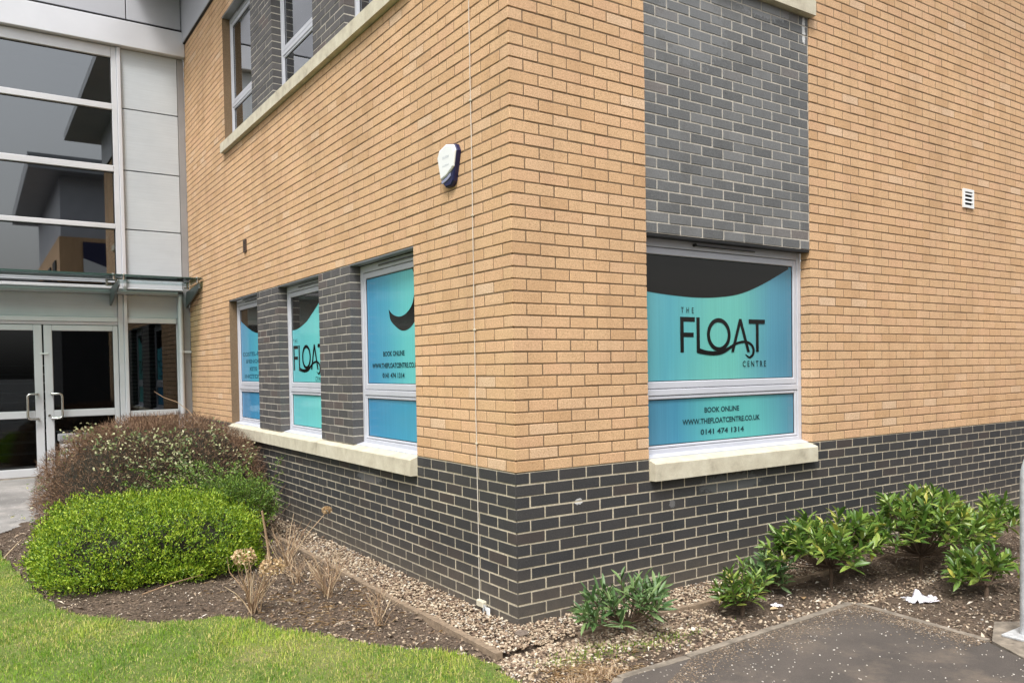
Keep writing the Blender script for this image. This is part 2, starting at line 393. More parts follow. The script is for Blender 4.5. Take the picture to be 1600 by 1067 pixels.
# dark brick bay above the right-hand window
for n in range(21, 46):
    p = RW[0] + .006
    if n % 2: panel.append(('R', p, p + .1025, n)); p += .1125
    while p < RW[1] - .03:
        q = min(p + .215, RW[1] - .006)
        panel.append(('R', p, q, n)); p += .225
# piers between the windows of the left wall, both storeys
for st, nb in ((0, 0), (1, 48)):
    for j in (0, 1):
        y0, y1 = LW[j][1], LW[j + 1][0]
        for n in range(nb, nb + 21):
            p = y0
            if n % 2: p2 = [(y0, y0 + .1025)]; p = y0 + .1125
            else: p2 = []
            while p < y1 - .02:
                p2.append((p, min(p + .215, y1))); p += .225
            for (a, b) in p2: piers[st * 2 + j].append(('L', a, b, n))
def brick_box(side, a, b, n, jit=0., dep=.1025, off=0.):
    z0, z1 = n * C + .005, (n + 1) * C - .005
    if side == 'L':
        lo, hi = (off + jit, a, z0), (dep, b, z1)
    else: lo, hi = (a, off + jit, z0), (b, dep, z1)
    return lo, hi
shared = {}
def brick_obj(side, a, b, n, mat, parent, off=0.):
    key = (side, round(b - a, 3), mat)
    if key not in shared:
        w = b - a
        V, F = cbox((0, 0, 0), ((.1025, w, .065) if side == 'L' else (w, .1025, .065)), .0022)
        me = bpy.data.meshes.new('brick'); me.from_pydata(V, [], F); me.materials.append(M[mat]); shared[key] = me
    j = random.uniform(-.0012, .0012) + off; js, jz = random.uniform(-.0015, .0015), random.uniform(-.0014, .0014)
    if a < .01: js = 0
    loc = (j, a + js, n * C + .005 + jz) if side == 'L' else (a + js, j, n * C + .005 + jz)
    o = bpy.data.objects.new('brick', shared[key]); COL.objects.link(o); o.parent = parent
    o.location = Vector(loc) - Vector(parent.get('base', (0, 0, 0))) ; return o
def brick_stuff(name, lst, mat, parent, off=0.):
    VS, FS, rn = [], [], []; n0 = 0
    for (side, a, b, n) in lst:
        lo, hi = brick_box(side, a, b, n, random.uniform(-.0012, .0012), off=off); jz = random.uniform(-.0014, .0014); lo = (lo[0], lo[1], lo[2] + jz); hi = (hi[0], hi[1], hi[2] + jz)
        V, F = cbox(lo, hi, .0022); VS += V; FS += [tuple(i + n0 for i in f) for f in F]; n0 += 24; rn += [random.random()] * len(F)
    me = bpy.data.meshes.new(name); me.from_pydata(VS, [], FS); me.update()
    at = me.attributes.new('rnd', 'FLOAT', 'FACE'); at.data.foreach_set('value', rn)
    o = link(name, me, mat, parent); o['kind'] = 'stuff'; return o
def score(bk):
    side, a, b, n = bk; s = (a + b) / 2; z = (n + .5) * C
    if z < GZ - .02: return 0
    p = (0, s, z) if side == 'L' else (s, 0, z)
    q = project(p)
    if q is None or not (0 < q[0] < 1600 and 0 < q[1] < 1067): return 0
    d = (CAM - Vector(p)); nn = Vector((-1, 0, 0)) if side == 'L' else Vector((0, -1, 0))
    return (b - a) * max(0, d.normalized().dot(nn)) / q[2] ** 2
def cells(name, mat, parent, side, s_cuts, n_cuts, solid, d0, d1):
    """backing masonry as one closed shell: cell (s,z) kept when solid(sm, zm)"""
    b = MB(); ns, nz = len(s_cuts) - 1, len(n_cuts) - 1
    on = [[solid((s_cuts[i] + s_cuts[i + 1]) / 2, (n_cuts[j] + n_cuts[j + 1]) / 2) for j in range(nz)] for i in range(ns)]
    P = (lambda s, d, z: (d, s, z)) if side == 'L' else (lambda s, d, z: (s, d, z))
    fl = side == 'L'
    def q(*p):
        b.add([P(*x) for x in (p if not fl else p[::-1])], [(0, 1, 2, 3)])
    for i in range(ns):
        for j in range(nz):
            if not on[i][j]: continue
            s0, s1, z0, z1 = s_cuts[i], s_cuts[i + 1], n_cuts[j], n_cuts[j + 1]
            q((s0, d0, z0), (s1, d0, z0), (s1, d0, z1), (s0, d0, z1)); q((s1, d1, z0), (s0, d1, z0), (s0, d1, z1), (s1, d1, z1))
            if i == 0 or not on[i - 1][j]: q((s0, d1, z0), (s0, d0, z0), (s0, d0, z1), (s0, d1, z1))
            if i == ns - 1 or not on[i + 1][j]: q((s1, d0, z0), (s1, d1, z0), (s1, d1, z1), (s1, d0, z1))
            if j == 0 or not on[i][j - 1]: q((s0, d1, z0), (s1, d1, z0), (s1, d0, z0), (s0, d0, z0))
            if j == nz - 1 or not on[i][j + 1]: q((s0, d0, z1), (s1, d0, z1), (s1, d1, z1), (s0, d1, z1))
    return b.build(name, mat, parent)
BP = (0, 0, -GZ)   # children of the building are given in world coordinates: shift by the base
def bchild(o):
    o.location = (0, 0, -GZ); return o
inL = lambda s: 1.34 < s < 6.6375
bchild(cells('wall', 'mortar_buff', building, 'L', [.012, 1.345, 6.632, YE], [.001, 1.579, 3.449, 3.6, 5.179, 5.55],
             lambda s, z: not (inL(s) and (z < 1.57 or 3.45 < z < 5.17)), .0032, .099))
wall_l = COL.objects[-1]
bchild(cells('wall', 'mortar_buff', building, 'R', [.012, 1.11, 2.93, XEND], [.001, 3.449, 3.6, 5.179, 5.55],
             lambda s, z: not (1.115 < s < 2.925 and z < 5.17), .0032, .099))
wall_r = COL.objects[-1]
zb = NBASE * C
bchild(cells('plinth', 'mortar_cream', building, 'L', [.012, 1.345, 6.632, YE], [zb, -.151, -.001], lambda s, z: not (inL(s) and z > -.15), .0028, .099))
plinth_l = COL.objects[-1]
bchild(cells('plinth', 'mortar_cream', building, 'R', [.012, 1.12, 2.93, XEND], [zb, -.151, -.001], lambda s, z: not (1.115 < s < 2.925 and z > -.15), .0028, .099))
plinth_r = COL.objects[-1]
for lst, mat, pl, pr in ((buff, 'buff', wall_l, wall_r), (plinth, 'plinth', plinth_l, plinth_r)):
    lst.sort(key=score, reverse=True)
    for bk in lst[:300]: brick_obj(*bk, mat, pl if bk[0] == 'L' else pr)
    bchild(brick_stuff('brickwork', lst[300:], mat, building))
pnl = bchild(cells('brick_panel', 'mortar_grey', building, 'R', [RW[0] + .0005, RW[1] - .0005], [21 * C + .001, 46 * C - .002], lambda s, z: True, .011, .097))
for bk in panel: brick_obj(*bk, 'panelbrick', pnl, off=.008)
for kx, lst in piers.items():
    y0, y1 = LW[kx % 2][1], LW[kx % 2 + 1][0]; nb = 0 if kx < 2 else 48
    po = bchild(cells('brick_pier', 'mortar_grey', building, 'L', [y0 + .003, y1 - .003], [nb * C + .002, (nb + 21) * C - .002], lambda s, z: True, .003, .108))
    for bk in lst: brick_obj(*bk, 'pierbrick', po)

def bb(mb, name, mat, parent=None, smooth=False):
    """build as a part of the building, or as a sub-part of one of its parts"""
    o = mb.build(name, mat, parent or building, smooth)
    if parent is None: o.location = (0, 0, -GZ)
    return o
# sills of cast stone
def sill_L(y0, y1, z0, z1, proj=.055):
    poly = [(-proj, z0), (.10, z0), (.10, z1 + .004), (.02, z1), (-proj + .006, z1 - .022), (-proj, z1 - .028)]
    m = MB().prism(poly, 1, y0, y1); return bb(m, 'sill', 'stone')
def sill_R(x0, x1, z0, z1, proj=.055):
    poly = [(-proj, z0), (.10, z0), (.10, z1 + .004), (.02, z1), (-proj + .006, z1 - .022), (-proj, z1 - .028)]
    m = MB().prism(poly, 0, x0, x1); return bb(m, 'sill', 'stone')
for a, b in ((1.346, 2.625), (2.631, 3.40), (3.406, 4.65), (4.656, 5.40), (5.406, 6.633)): sill_L(a, b, -.149, -.002)
for a, b in ((1.32, 2.0), (2.006, 2.75), (2.756, 3.50), (3.506, 4.25), (4.256, 5.0), (5.006, 5.75), (5.756, 6.657)): sill_L(a, b, 3.452, 3.598)
sill_R(1.121, 2.929, -.149, -.004); sill_R(1.121, 2.945, 3.452, 3.598)
# steel lintel lips over openings
for zl in (1.566, 5.166): bb(MB().box((.004, 1.343, zl), (.098, 6.634, zl + .0085)), 'lintel', 'aludark')
bb(MB().box((1.118, .012, 1.556), (2.922, .098, 1.5745)), 'lintel', 'black')

# ---- windows -------------------------------------------------------------------------------
def text_mesh(body, u0, u1, v0, v1, bold=.028):
    cu = bpy.data.curves.new('text', 'FONT'); cu.body = body; cu.size = 1; cu.resolution_u = 3; cu.offset = bold
    o = bpy.data.objects.new('text', cu); COL.objects.link(o)
    dg = bpy.context.evaluated_depsgraph_get(); dg.update()
    me = bpy.data.meshes.new_from_object(o.evaluated_get(dg)); bpy.data.objects.remove(o); bpy.data.curves.remove(cu)
    V = np.array([v.co[:] for v in me.vertices]); F = [tuple(p.vertices) for p in me.polygons]; bpy.data.meshes.remove(me)
    lo, hi = V.min(0), V.max(0)
    return [(u0 + (p[0] - lo[0]) / (hi[0] - lo[0]) * (u1 - u0), v0 + (p[1] - lo[1]) / (hi[1] - lo[1]) * (v1 - v0)) for p in V], F
def crom(pts, n=6):
    P = [np.array(p, float) for p in pts]; out = []
    for i in range(len(P) - 1):
        a = P[max(i - 1, 0)]; b = P[i]; c = P[i + 1]; d = P[min(i + 2, len(P) - 1)]
        for t in np.linspace(0, 1, n, endpoint=False):
            out.append(.5 * ((2 * b) + (c - a) * t + (2 * a - 5 * b + 4 * c - d) * t * t + (3 * b - a - 3 * c + d) * t ** 3))
    out.append(P[-1]); return [tuple(p) for p in out]
def ribbon(A, B):
    A, B = crom(A), crom(B); n = len(A); return A + B, [(i, i + 1, n + i + 1, n + i) for i in range(n - 1)]
LOGO = []
LOGO.append(([(1.547, 1.007), (1.70, 1.007), (1.70, .973), (1.583, .973), (1.583, .892), (1.687, .892), (1.687, .859), (1.583, .859), (1.583, .745), (1.547, .745)],
             [(0, 1, 2, 3), (0, 3, 4, 7, 8, 9), (4, 5, 6, 7)]))
LOGO.append(([(1.716, 1.007), (1.751, 1.007), (1.751, .775), (1.716, .744)], [(0, 3, 2, 1)]))
LOGO.append(ribbon([(1.75, .776), (1.812, .761), (1.903, .754), (1.982, .764), (2.053, .783), (2.129, .816), (2.207, .834), (2.275, .835), (2.334, .813), (2.364, .777), (2.363, .737), (2.338, .707), (2.298, .697), (2.254, .727)],
                   [(1.716, .742), (1.80, .729), (1.894, .722), (1.996, .733), (2.081, .768), (2.135, .797), (2.207, .815), (2.265, .816), (2.314, .80), (2.338, .77), (2.334, .737), (2.316, .72), (2.298, .715), (2.257, .731)]))
no = 40; V = []; F = []
for i in range(no):
    t = 2 * math.pi * i / no; V += [(1.957 + .131 * math.cos(t), .880 + .126 * math.sin(t)), (1.957 + .098 * math.cos(t), .880 + .095 * math.sin(t))]
    j = (i + 1) % no; F.append((2 * i, 2 * j, 2 * j + 1, 2 * i + 1))
LOGO.append((V, F))
LOGO.append(([(2.092, .747), (2.185, 1.005), (2.214, 1.005), (2.309, .747), (2.277, .747), (2.1995, .955), (2.124, .747)], [(0, 1, 5, 6), (1, 2, 5), (2, 3, 4, 5)]))
LOGO.append(([(2.297, 1.004), (2.49, 1.004), (2.49, .971), (2.414, .971), (2.414, .749), (2.381, .749), (2.381, .971), (2.297, .971)], [(0, 7, 6, 3, 2, 1), (6, 5, 4, 3)]))
LOGO.append(text_mesh('THE', 1.556, 1.60, 1.038, 1.078)); LOGO[-1] = text_mesh('T  H  E', 1.556, 1.687, 1.038, 1.078, .004)
LOGO.append(text_mesh('C E N T R E', 2.222, 2.498, .632, .678, .004))
def plate(polys, fn, name, mat, parent, step=.0004):
    """flat print: each piece a hair in front of the last; fn(u, v, lift) -> world"""
    b = MB()
    for i, (V, F) in enumerate(polys): b.add([fn(u, v, i * step) for u, v in V], F)
    return bb(b, name, mat, parent)
def window(kind, a, b, zb_, films, prints=(), text=(), vent=None, glass=None, tmat='printtxt'):
    """kind 'L' or 'R'; opening a..b along the wall; zb_ its bottom"""
    d = .098
    def P(s, dep, z): return (dep, s, z) if kind == 'L' else (s, dep, z)
    def bx(mb, s0, s1, d0, d1, z0, z1, c=.004):
        p, q = P(s0, d0, z0), P(s1, d1, z1); return mb.cbox(tuple(map(min, p, q)), tuple(map(max, p, q)), c)
    z0, z1 = zb_ + .002, zb_ + 1.562
    st = .05; sash = .042
    f = MB(); E_ = .004
    bx(f, a + E_, a + st, d, d + .07, z0, z1); bx(f, b - st, b - E_, d, d + .07, z0, z1)
    bx(f, a + st + .0005, b - st - .0005, d, d + .07, z1 - .062, z1); bx(f, a + st + .0005, b - st - .0005, d, d + .07, z0, z0 + .05)
    bx(f, a + st + .0005, b - st - .0005, d + .001, d + .07, zb_ + .435, zb_ + .480)
    fr = bb(f, 'window', 'frame')
    pu = (a + st + sash, b - st - sash, zb_ + .535, zb_ + 1.447); pl = (a + st + sash - .012, b - st - sash + .012, zb_ + .075, zb_ + .408)
    for (s0, s1, q0, q1), o0, o1 in ((pu, zb_ + .484, zb_ + 1.496), (pl, zb_ + .055, zb_ + .431)):
        sh = MB()
        bx(sh, a + st + .002, s0, d + .006, d + .06, o0, o1, .005); bx(sh, s1, b - st - .002, d + .006, d + .06, o0, o1, .005)
        bx(sh, s0 + .0005, s1 - .0005, d + .006, d + .06, o0, q0, .005); bx(sh, s0 + .0005, s1 - .0005, d + .006, d + .06, q1, o1, .005)
        bb(sh, 'sash', 'frame', fr)
        gs = MB(); g = .006                       # black gasket round the pane
        for (e0, e1, h0, h1) in ((s0, s0 + g, q0, q1), (s1 - g, s1, q0, q1), (s0 + g, s1 - g, q0, q0 + g), (s0 + g, s1 - g, q1 - g, q1)):
            gs.box(P(e0, d + .018, h0), P(e1, d + .032, h1))
        bb(gs, 'gasket', 'black', fr)
        mat = glass or films[0 if q0 == pu[2] else 1]
        pm = MB().box(P(s0 + g, d + .021, q0 + g), P(s1 - g, d + .029, q1 - g)); bb(pm, 'pane', mat, fr)
    w = MB()                                      # pressed metal sub-sill
    prof = [(d - .062, zb_ - .012), (d - .062, zb_ + .002), (d - .001, zb_ + .016), (d + .0, zb_ + .002)]
    prof = [(d - .066, zb_ - .010), (d - .066, zb_ + .004), (d - .0015, zb_ + .020), (d - .0015, zb_ + .004)]
    w.prism(prof, 1 if kind == 'L' else 0, a + .004, b - .004)
    bb(w, 'sub_sill', 'frame', fr)
    if kind == 'L': fn = lambda u, v, t: (d + .0195 - t, -u, v)
    else: fn = lambda u, v, t: (u, d + .0195 - t, v)
    if prints: plate(prints, fn, 'print', 'print', fr)  # logo and swoosh print, plus black arches painted for the unlit rooms
    if text: plate(text, lambda u, v, t: fn(u, v, t + .0003), 'lettering', tmat, fr)
    if vent:
        v = MB(); bx(v, vent[0], vent[1], d - .012, d + .001, z1 - .040, z1 - .024, .003); vo = bb(v, 'trickle_vent', 'aludark', fr)
        kn = MB(); c = vent[2]; pts = [P(c, d - .024, z1 - .028), P(c, d + .0, z1 - .028)]; kn.tube(pts, .012, 10); bb(kn, 'vent_knob', 'black', fr)
        sl_ = MB(); bx(sl_, vent[0] + .01, vent[1] - .01, d - .0135, d - .008, z1 - .036, z1 - .029, .001); bb(sl_, 'vent_slot', 'black', fr)
    return fr
# right-hand window: film, dark arch at the top, logo, contact lines
arch = crom([(1.214, 1.180), (1.411, 1.165), (1.68, 1.154), (1.935, 1.163), (2.203, 1.200), (2.485, 1.292), (2.826, 1.440)], 6)
top = [(p[0], 1.440) for p in arch]; na = len(arch)
archp = (arch[:-1] + top[:-1], [(i, i + 1, na - 1 + i + 1, na - 1 + i) for i in range(na - 2)])  # black fill also stands in for clear glass onto the dark room
def clipx(pp, lo, hi): return ([(min(max(u, lo), hi), v) for u, v in pp[0]], pp[1])
window('R', RW[0], RW[1], 0, ('film_r', 'film_r2'), [clipx(archp, 1.214, 2.826)] + LOGO,
       [text_mesh('BOOK ONLINE', 1.792, 2.179, .291, .332), text_mesh('WWW.THEFLOATCENTRE.CO.UK', 1.558, 2.421, .208, .250), text_mesh('0141 474 1314', 1.747, 2.230, .126, .168)], (1.675, 2.351, 1.675))
# left wall, nearest window: swoosh and contact lines (u = -Y)
sw = ribbon([(-2.049, 1.154), (-1.987, 1.114), (-1.906, 1.089), (-1.825, 1.082), (-1.726, 1.100), (-1.627, 1.153), (-1.578, 1.233), (-1.553, 1.315), (-1.566, 1.39), (-1.60, 1.439)],
            [(-2.046, 1.146), (-2.02, 1.068), (-1.95, 1.020), (-1.83, .972), (-1.731, .967), (-1.634, .992), (-1.546, 1.054), (-1.49, 1.15), (-1.46, 1.28), (-1.445, 1.439)])
window('L', *LW[0], 0, ('film_w1', 'film_w1b'), [sw],
       [text_mesh('BOOK ONLINE', -2.174, -1.766, .765, .808), text_mesh('WWW.THEFLOATCENTRE.CO.UK', -2.405, -1.505, .668, .710), text_mesh('0141 474 1314', -2.196, -1.774, .585, .627)], (1.47, 2.18, 1.47))
ar2 = crom([(-4.510, 1.095), (-4.322, 1.107), (-4.078, 1.160), (-3.871, 1.245), (-3.671, 1.337), (-3.468, 1.43)], 5); n2 = len(ar2)
arch2 = (ar2 + [(p[0], 1.440) for p in ar2], [(i, i + 1, n2 + i + 1, n2 + i) for i in range(n2 - 1)])
lg2 = [([(u - 1.547 - 4.492, v - .08) for u, v in V], F) for V, F in LOGO]
window('L', *LW[1], 0, ('film_w2', 'film_w2'), [arch2] + lg2, (), (3.5, 4.2, 3.5))
ar3 = crom([(-6.54, 1.312), (-6.206, 1.206), (-5.95, 1.145), (-5.72, 1.12), (-5.49, 1.13)], 5); n3 = len(ar3)
arch3 = (ar3 + [(p[0], 1.440) for p in ar3], [(i, i + 1, n3 + i + 1, n3 + i) for i in range(n3 - 1)])
window('L', *LW[2], 0, ('film_w3', 'film_w3b'), [arch3],
       [text_mesh('COSTEL-RPA', -6.48, -5.56, .855, .905), text_mesh('IPENOC', -6.33, -5.70, .765, .812), text_mesh('KITE', -6.17, -5.86, .672, .718), text_mesh('INCTOW', -6.40, -5.62, .580, .626)], (5.5, 6.2, 5.5), tmat='printpale')
for a, b in LW: window('L', a, b, 3.6, None, glass='glassup', vent=(a + .13, b - .4, a + .13))
window('R', RW[0], RW[1], 3.6, None, glass='glassup')
# dark rooms behind the glass
bb(MB().box((.30, .30, 3.25), (5.5, 8.6, 3.35)).box((.30, .30, 5.45), (5.5, 8.6, 5.54)).box((5.4, .3, 3.36), (5.5, 8.6, 5.44)).box((.3, 8.5, 3.36), (5.39, 8.6, 5.44)), 'interior', 'interior')
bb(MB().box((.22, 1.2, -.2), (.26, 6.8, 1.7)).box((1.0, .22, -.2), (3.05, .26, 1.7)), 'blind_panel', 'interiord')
# fascia and roof over the brick wings
fs = MB()
bb(fs.box((-.035, -.035, 5.556), (.09, YE - .06, 6.35)).box((.0905, -.035, 5.556), (XEND, .09, 6.35)), 'fascia', 'soffit')
bb(MB().box((-.75, -.75, 6.352), (XEND, YE + .5, 6.52)), 'roof', 'aludark')
bb(MB().box((-.028, -.028, 5.545), (.085, YE - .06, 5.5555)).box((.0855, -.028, 5.545), (XEND, .085, 5.5555)), 'eaves_flashing', 'black')

# ---- glazed entrance (plane Y = 8.9) ----------------------------------------------------------
XL = -5.2; DZ = -.745
ent = MB()
def fr_box(mb, x0, x1, z0, z1, y0=-.05, y1=.06, c=.006): mb.cbox((x0, YE + y0, z0), (x1, YE + y1, z1), c)
cw = MB(); fr_box(cw, -.915, -.865, DZ, 5.345, -.075); cw_o = bb(cw, 'curtain_wall', 'fascia')
mm = MB(); fr_box(mm, -.985, -.9155, DZ, 5.345, -.05); bb(mm, 'mullion', 'alu', cw_o)
mm = MB(); fr_box(mm, -.10, -.004, DZ, 5.345, -.02); bb(mm, 'corner_trim', 'aludark', cw_o)
for i, (z0, z1) in enumerate(((5.19, 5.345), (4.445, 4.53), (3.56, 3.65), (2.745, 2.815), (1.85, 1.93))):
    t = MB(); fr_box(t, XL, -.9855, z0, z1); bb(t, 'transom', 'alu', cw_o)
for z0, z1 in ((4.53, 5.19), (3.65, 4.445), (2.815, 3.56), (1.93, 2.745)):
    for x0, x1 in ((XL, -3.2), (-3.19, -.987)):
        bb(MB().box((x0, YE + .0, z0 - .004), (x1, YE + .012, z1 + .004)), 'pane', 'glass', cw_o)
        g = MB(); bb(g.box((x0, YE - .004, z0), (x1, YE + .002, z0 + .008)).box((x0, YE - .004, z1 - .012), (x1, YE + .002, z1)).box((x1 - .012, YE - .0035, z0 + .0085), (x1, YE + .002, z1 - .0125)), 'gasket', 'black', cw_o)
for z0, z1 in ((4.50, 5.345), (3.612, 4.485), (2.760, 3.597), (1.862, 2.745), (1.475, 1.847)):
    p = MB(); p.cbox((-.861, YE - .025, z0), (-.104, YE + .05, z1), .004); bb(p, 'cladding_panel', 'clad', cw_o)
p = MB(); p.cbox((XL, YE - .025, 1.475), (-.988, YE + .05, 1.846), .004); bb(p, 'cladding_panel', 'clad', cw_o)
bb(MB().box((-.862, YE + .03, 1.46), (-.103, YE + .09, 5.3)), 'backing', 'black', cw_o)
f = MB(); f.cbox((XL, YE - .14, 5.352), (-.002, YE + .1, 5.715), .008); bb(f, 'fascia', 'fascia')
bb(MB().box((XL, YE - .09, 5.715), (-.002, YE + .1, 5.755)), 'shadow_gap', 'black')
xs = [XL, -4.38, -3.18, -1.98, -.78, -.04]
for a, b in zip(xs, xs[1:]):
    p = MB(); p.cbox((a + .006, YE - .10, 5.757), (b - .006, YE + .1, 7.0), .005); bb(p, 'cladding_panel', 'soffit')
bb(MB().box((XL, YE - .07, 5.757), (-.05, YE + .05, 6.98)), 'cladding_backing', 'black')
# side light right of the doors
t = MB(); fr_box(t, -.863, -.2, 1.395, 1.472); fr_box(t, -.863, -.2, .035, .12); fr_box(t, -.863, -.2, DZ, -.66); fr_box(t, -.2, -.103, DZ, 1.472, -.02); side = bb(t, 'side_window', 'alu')
for z0, z1 in ((.12, 1.395), (-.66, .035)): bb(MB().box((-.862, YE, z0 - .003), (-.2, YE + .012, z1 + .003)), 'pane', 'glassdoor', side)
# door frame and doors
t = MB(); fr_box(t, XL, -.988, 1.405, 1.472); fr_box(t, XL, -.988, 1.36, 1.404, -.03); bb(t, 'door_frame', 'alu')
def door(x0, x1, hx, sgn):
    t = MB(); z0, z1 = DZ + .012, 1.352
    l = x0 + .10; r_ = x1 - .10
    if sgn > 0: r_ = x1 - .065
    fr_box(t, x0, l, z0, z1, -.03, .03); fr_box(t, r_, x1, z0, z1, -.03, .03)
    for a, b in ((z0, z0 + .115), (.07, .17), (1.275, z1)): fr_box(t, l + .0005, r_ - .0005, a, b, -.03, .03)
    d = bb(t, 'door', 'alu')
    for a, b in ((z0 + .115, .07), (.17, 1.275)):
        bb(MB().box((l - .003, YE - .006, a - .003), (r_ + .003, YE + .006, b + .003)), 'pane', 'glassdoor', d)
        g = MB()
        for q in ((l, l + .008, a, b), (r_ - .008, r_, a, b)): g.box((q[0], YE - .010, q[2] + .009), (q[1], YE - .004, q[3] - .009))
        for q in ((l, r_, a, a + .008), (l, r_, b - .008, b)): g.box((q[0], YE - .010, q[2]), (q[1], YE - .004, q[3]))
        bb(g, 'gasket', 'black', d)
    y = YE - .03; pts = [(hx, y, .40), (hx, y - .05, .40)]
    for i in range(7):
        an = i / 6 * math.pi / 2; pts.append((hx + sgn * (.085 + .04 * math.sin(an)), y - .06, .40 - .04 * (1 - math.cos(an))))
    low = [(p[0], p[1], .46 - p[2]) for p in pts[::-1]]
    bb(MB().tube(pts + low, .0165, 10), 'handle', 'steel', d, True)
    return d
door(-2.92, -1.935, -2.005, -1); dr = door(-1.915, -.992, -1.845, 1)
bb(MB().tube([(-1.875, YE - .045, .10), (-1.875, YE - .028, .10)], .016, 12), 'lock', 'steel', dr, True)
bb(MB().cbox((-1.965, YE - .05, .945), (-1.865, YE - .03, .965), .003), 'latch_bar', 'white', dr)
door(-3.92, -2.935, -3.0, 1)
# lobby behind the doors
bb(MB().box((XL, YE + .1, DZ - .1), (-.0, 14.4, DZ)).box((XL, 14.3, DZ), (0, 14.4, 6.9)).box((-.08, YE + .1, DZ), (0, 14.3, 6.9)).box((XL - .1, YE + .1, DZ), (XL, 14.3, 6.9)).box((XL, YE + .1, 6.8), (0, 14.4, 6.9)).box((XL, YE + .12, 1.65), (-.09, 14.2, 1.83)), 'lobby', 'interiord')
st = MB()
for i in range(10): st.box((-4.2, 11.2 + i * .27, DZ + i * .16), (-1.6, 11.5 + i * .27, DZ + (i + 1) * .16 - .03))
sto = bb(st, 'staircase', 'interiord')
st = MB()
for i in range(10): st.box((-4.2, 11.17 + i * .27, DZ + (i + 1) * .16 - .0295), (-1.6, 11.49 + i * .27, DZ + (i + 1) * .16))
bb(st, 'stair_nosing', 'aludark', sto)
bb(MB().cbox((XL, YE - .16, DZ - .05), (-.11, YE + .11, DZ + .011), .006), 'threshold', 'concrete')
# glass canopy on brackets
def zg(y): return 1.955 + (YE - y) * .035
cano = bb(MB().cbox((XL, YE - .06, 1.880), (-.10, YE - .026, 1.905), .006), 'canopy', 'alu')
bb(MB().cbox((XL, YE - .14, 1.80), (-.18, YE - .028, 1.855), .01), 'gutter', 'aludark', cano)
for x0, x1 in ((XL, -3.3), (-3.285, -1.03), (-1.015, -.012)):
    g = MB(); ya, yb = YE - .10, YE - .93
    g.add([(x0, ya, zg(ya)), (x1, ya, zg(ya)), (x1, yb, zg(yb)), (x0, yb, zg(yb)), (x0, ya, zg(ya) + .012), (x1, ya, zg(ya) + .012), (x1, yb, zg(yb) + .012), (x0, yb, zg(yb) + .012)], [(0, 1, 2, 3), (7, 6, 5, 4), (1, 0, 4, 5), (3, 2, 6, 7), (0, 3, 7, 4), (2, 1, 5, 6)])
    bb(g, 'canopy_pane', 'glassgreen', cano)
    bb(MB().box((x0, yb - .004, zg(yb) - .0005), (x1, yb - .0005, zg(yb) + .0125)), 'pane_edge', 'canopyedge', cano)
for x in (-3.3, -1.075, -.045):
    b = MB(); b.prism([(YE - .03, 1.64), (YE - .03, 1.87), (YE - .86, 1.925), (YE - .88, 1.86), (YE - .80, 1.835)], 0, x - .012, x + .012); br = bb(b, 'bracket', 'bracket', cano)
    f = MB()
    for yy in (YE - .16, YE - .84):
        for dx in ((-.06, .06) if x < -.5 else (-.02,)):
            f.tube([(x + dx, yy, zg(yy) - .05), (x + dx, yy, zg(yy) + .022)], [.016, .016], 10)
            f.tube([(x + dx, yy, zg(yy) + .022), (x + dx, yy, zg(yy) + .032)], [.022, .020], 10)
        f.tube([(x - .062, yy, zg(yy) - .04), (x + (.062 if x < -.5 else .01), yy, zg(yy) - .04)], .009, 8)
    bb(f, 'spider_fitting', 'steel', cano, True)

# ------------------------------------------------------------------ setting: ground
def sstep(t): t = np.clip(t, 0, 1); return t * t * (3 - 2 * t)
def gz(x, y): return GZ + .205 * sstep((np.asarray(y, float) - 4.6) / 3.2)
def poly_mesh(name, pts, z, mat, kind='structure', thick=.0):
    b = MB()
    if thick: b.prism(pts, 2, z - thick, z)
    else: b.add([(p[0], p[1], z) for p in pts], [tuple(range(len(pts)))])
    return tag(b.build(name, mat), kind=kind)
def inpoly(px, py, poly):
    px = np.asarray(px); py = np.asarray(py); c = np.zeros(px.shape, bool); n = len(poly)
    for i in range(n):
        x0, y0 = poly[i]; x1, y1 = poly[i - 1]
        if y0 == y1: continue
        c ^= ((y0 > py) != (y1 > py)) & (px < (x1 - x0) * (py - y0) / (y1 - y0) + x0)
    return c
b = MB(); b.add([(-500, -500, -1.06), (500, -500, -1.06), (500, 500, -1.06), (-500, 500, -1.06)], [(0, 1, 2, 3)])
tag(b.build('ground', 'carpark'), kind='structure')
def sheet(name, mat, x0, x1, y0, y1, step, zf, keep=None, skirt=False):
    nx, ny = int((x1 - x0) / step) + 1, int((y1 - y0) / step) + 1
    X, Y = np.meshgrid(np.linspace(x0, x1, nx), np.linspace(y0, y1, ny)); Z = zf(X, Y)
    V = np.stack([X.ravel(), Y.ravel(), Z.ravel()], 1); I = np.arange(nx * ny).reshape(ny, nx)
    F = np.stack([I[:-1, :-1].ravel(), I[:-1, 1:].ravel(), I[1:, 1:].ravel(), I[1:, :-1].ravel()], 1)
    if keep is not None:
        c = V[F].mean(1); F = F[keep(c[:, 0], c[:, 1])]
    return tag(link(name, npmesh(name, V, F, smooth=True), mat), kind='structure')
def lump(x, y, a=1.0):
    return a * (.010 * np.sin(5.1 * x + 1.3 * y) + .008 * np.sin(7.7 * y - 2.9 * x + 1) + .006 * np.sin(13 * x + 11 * y) + .004 * np.sin(23 * x - 17 * y + 2))
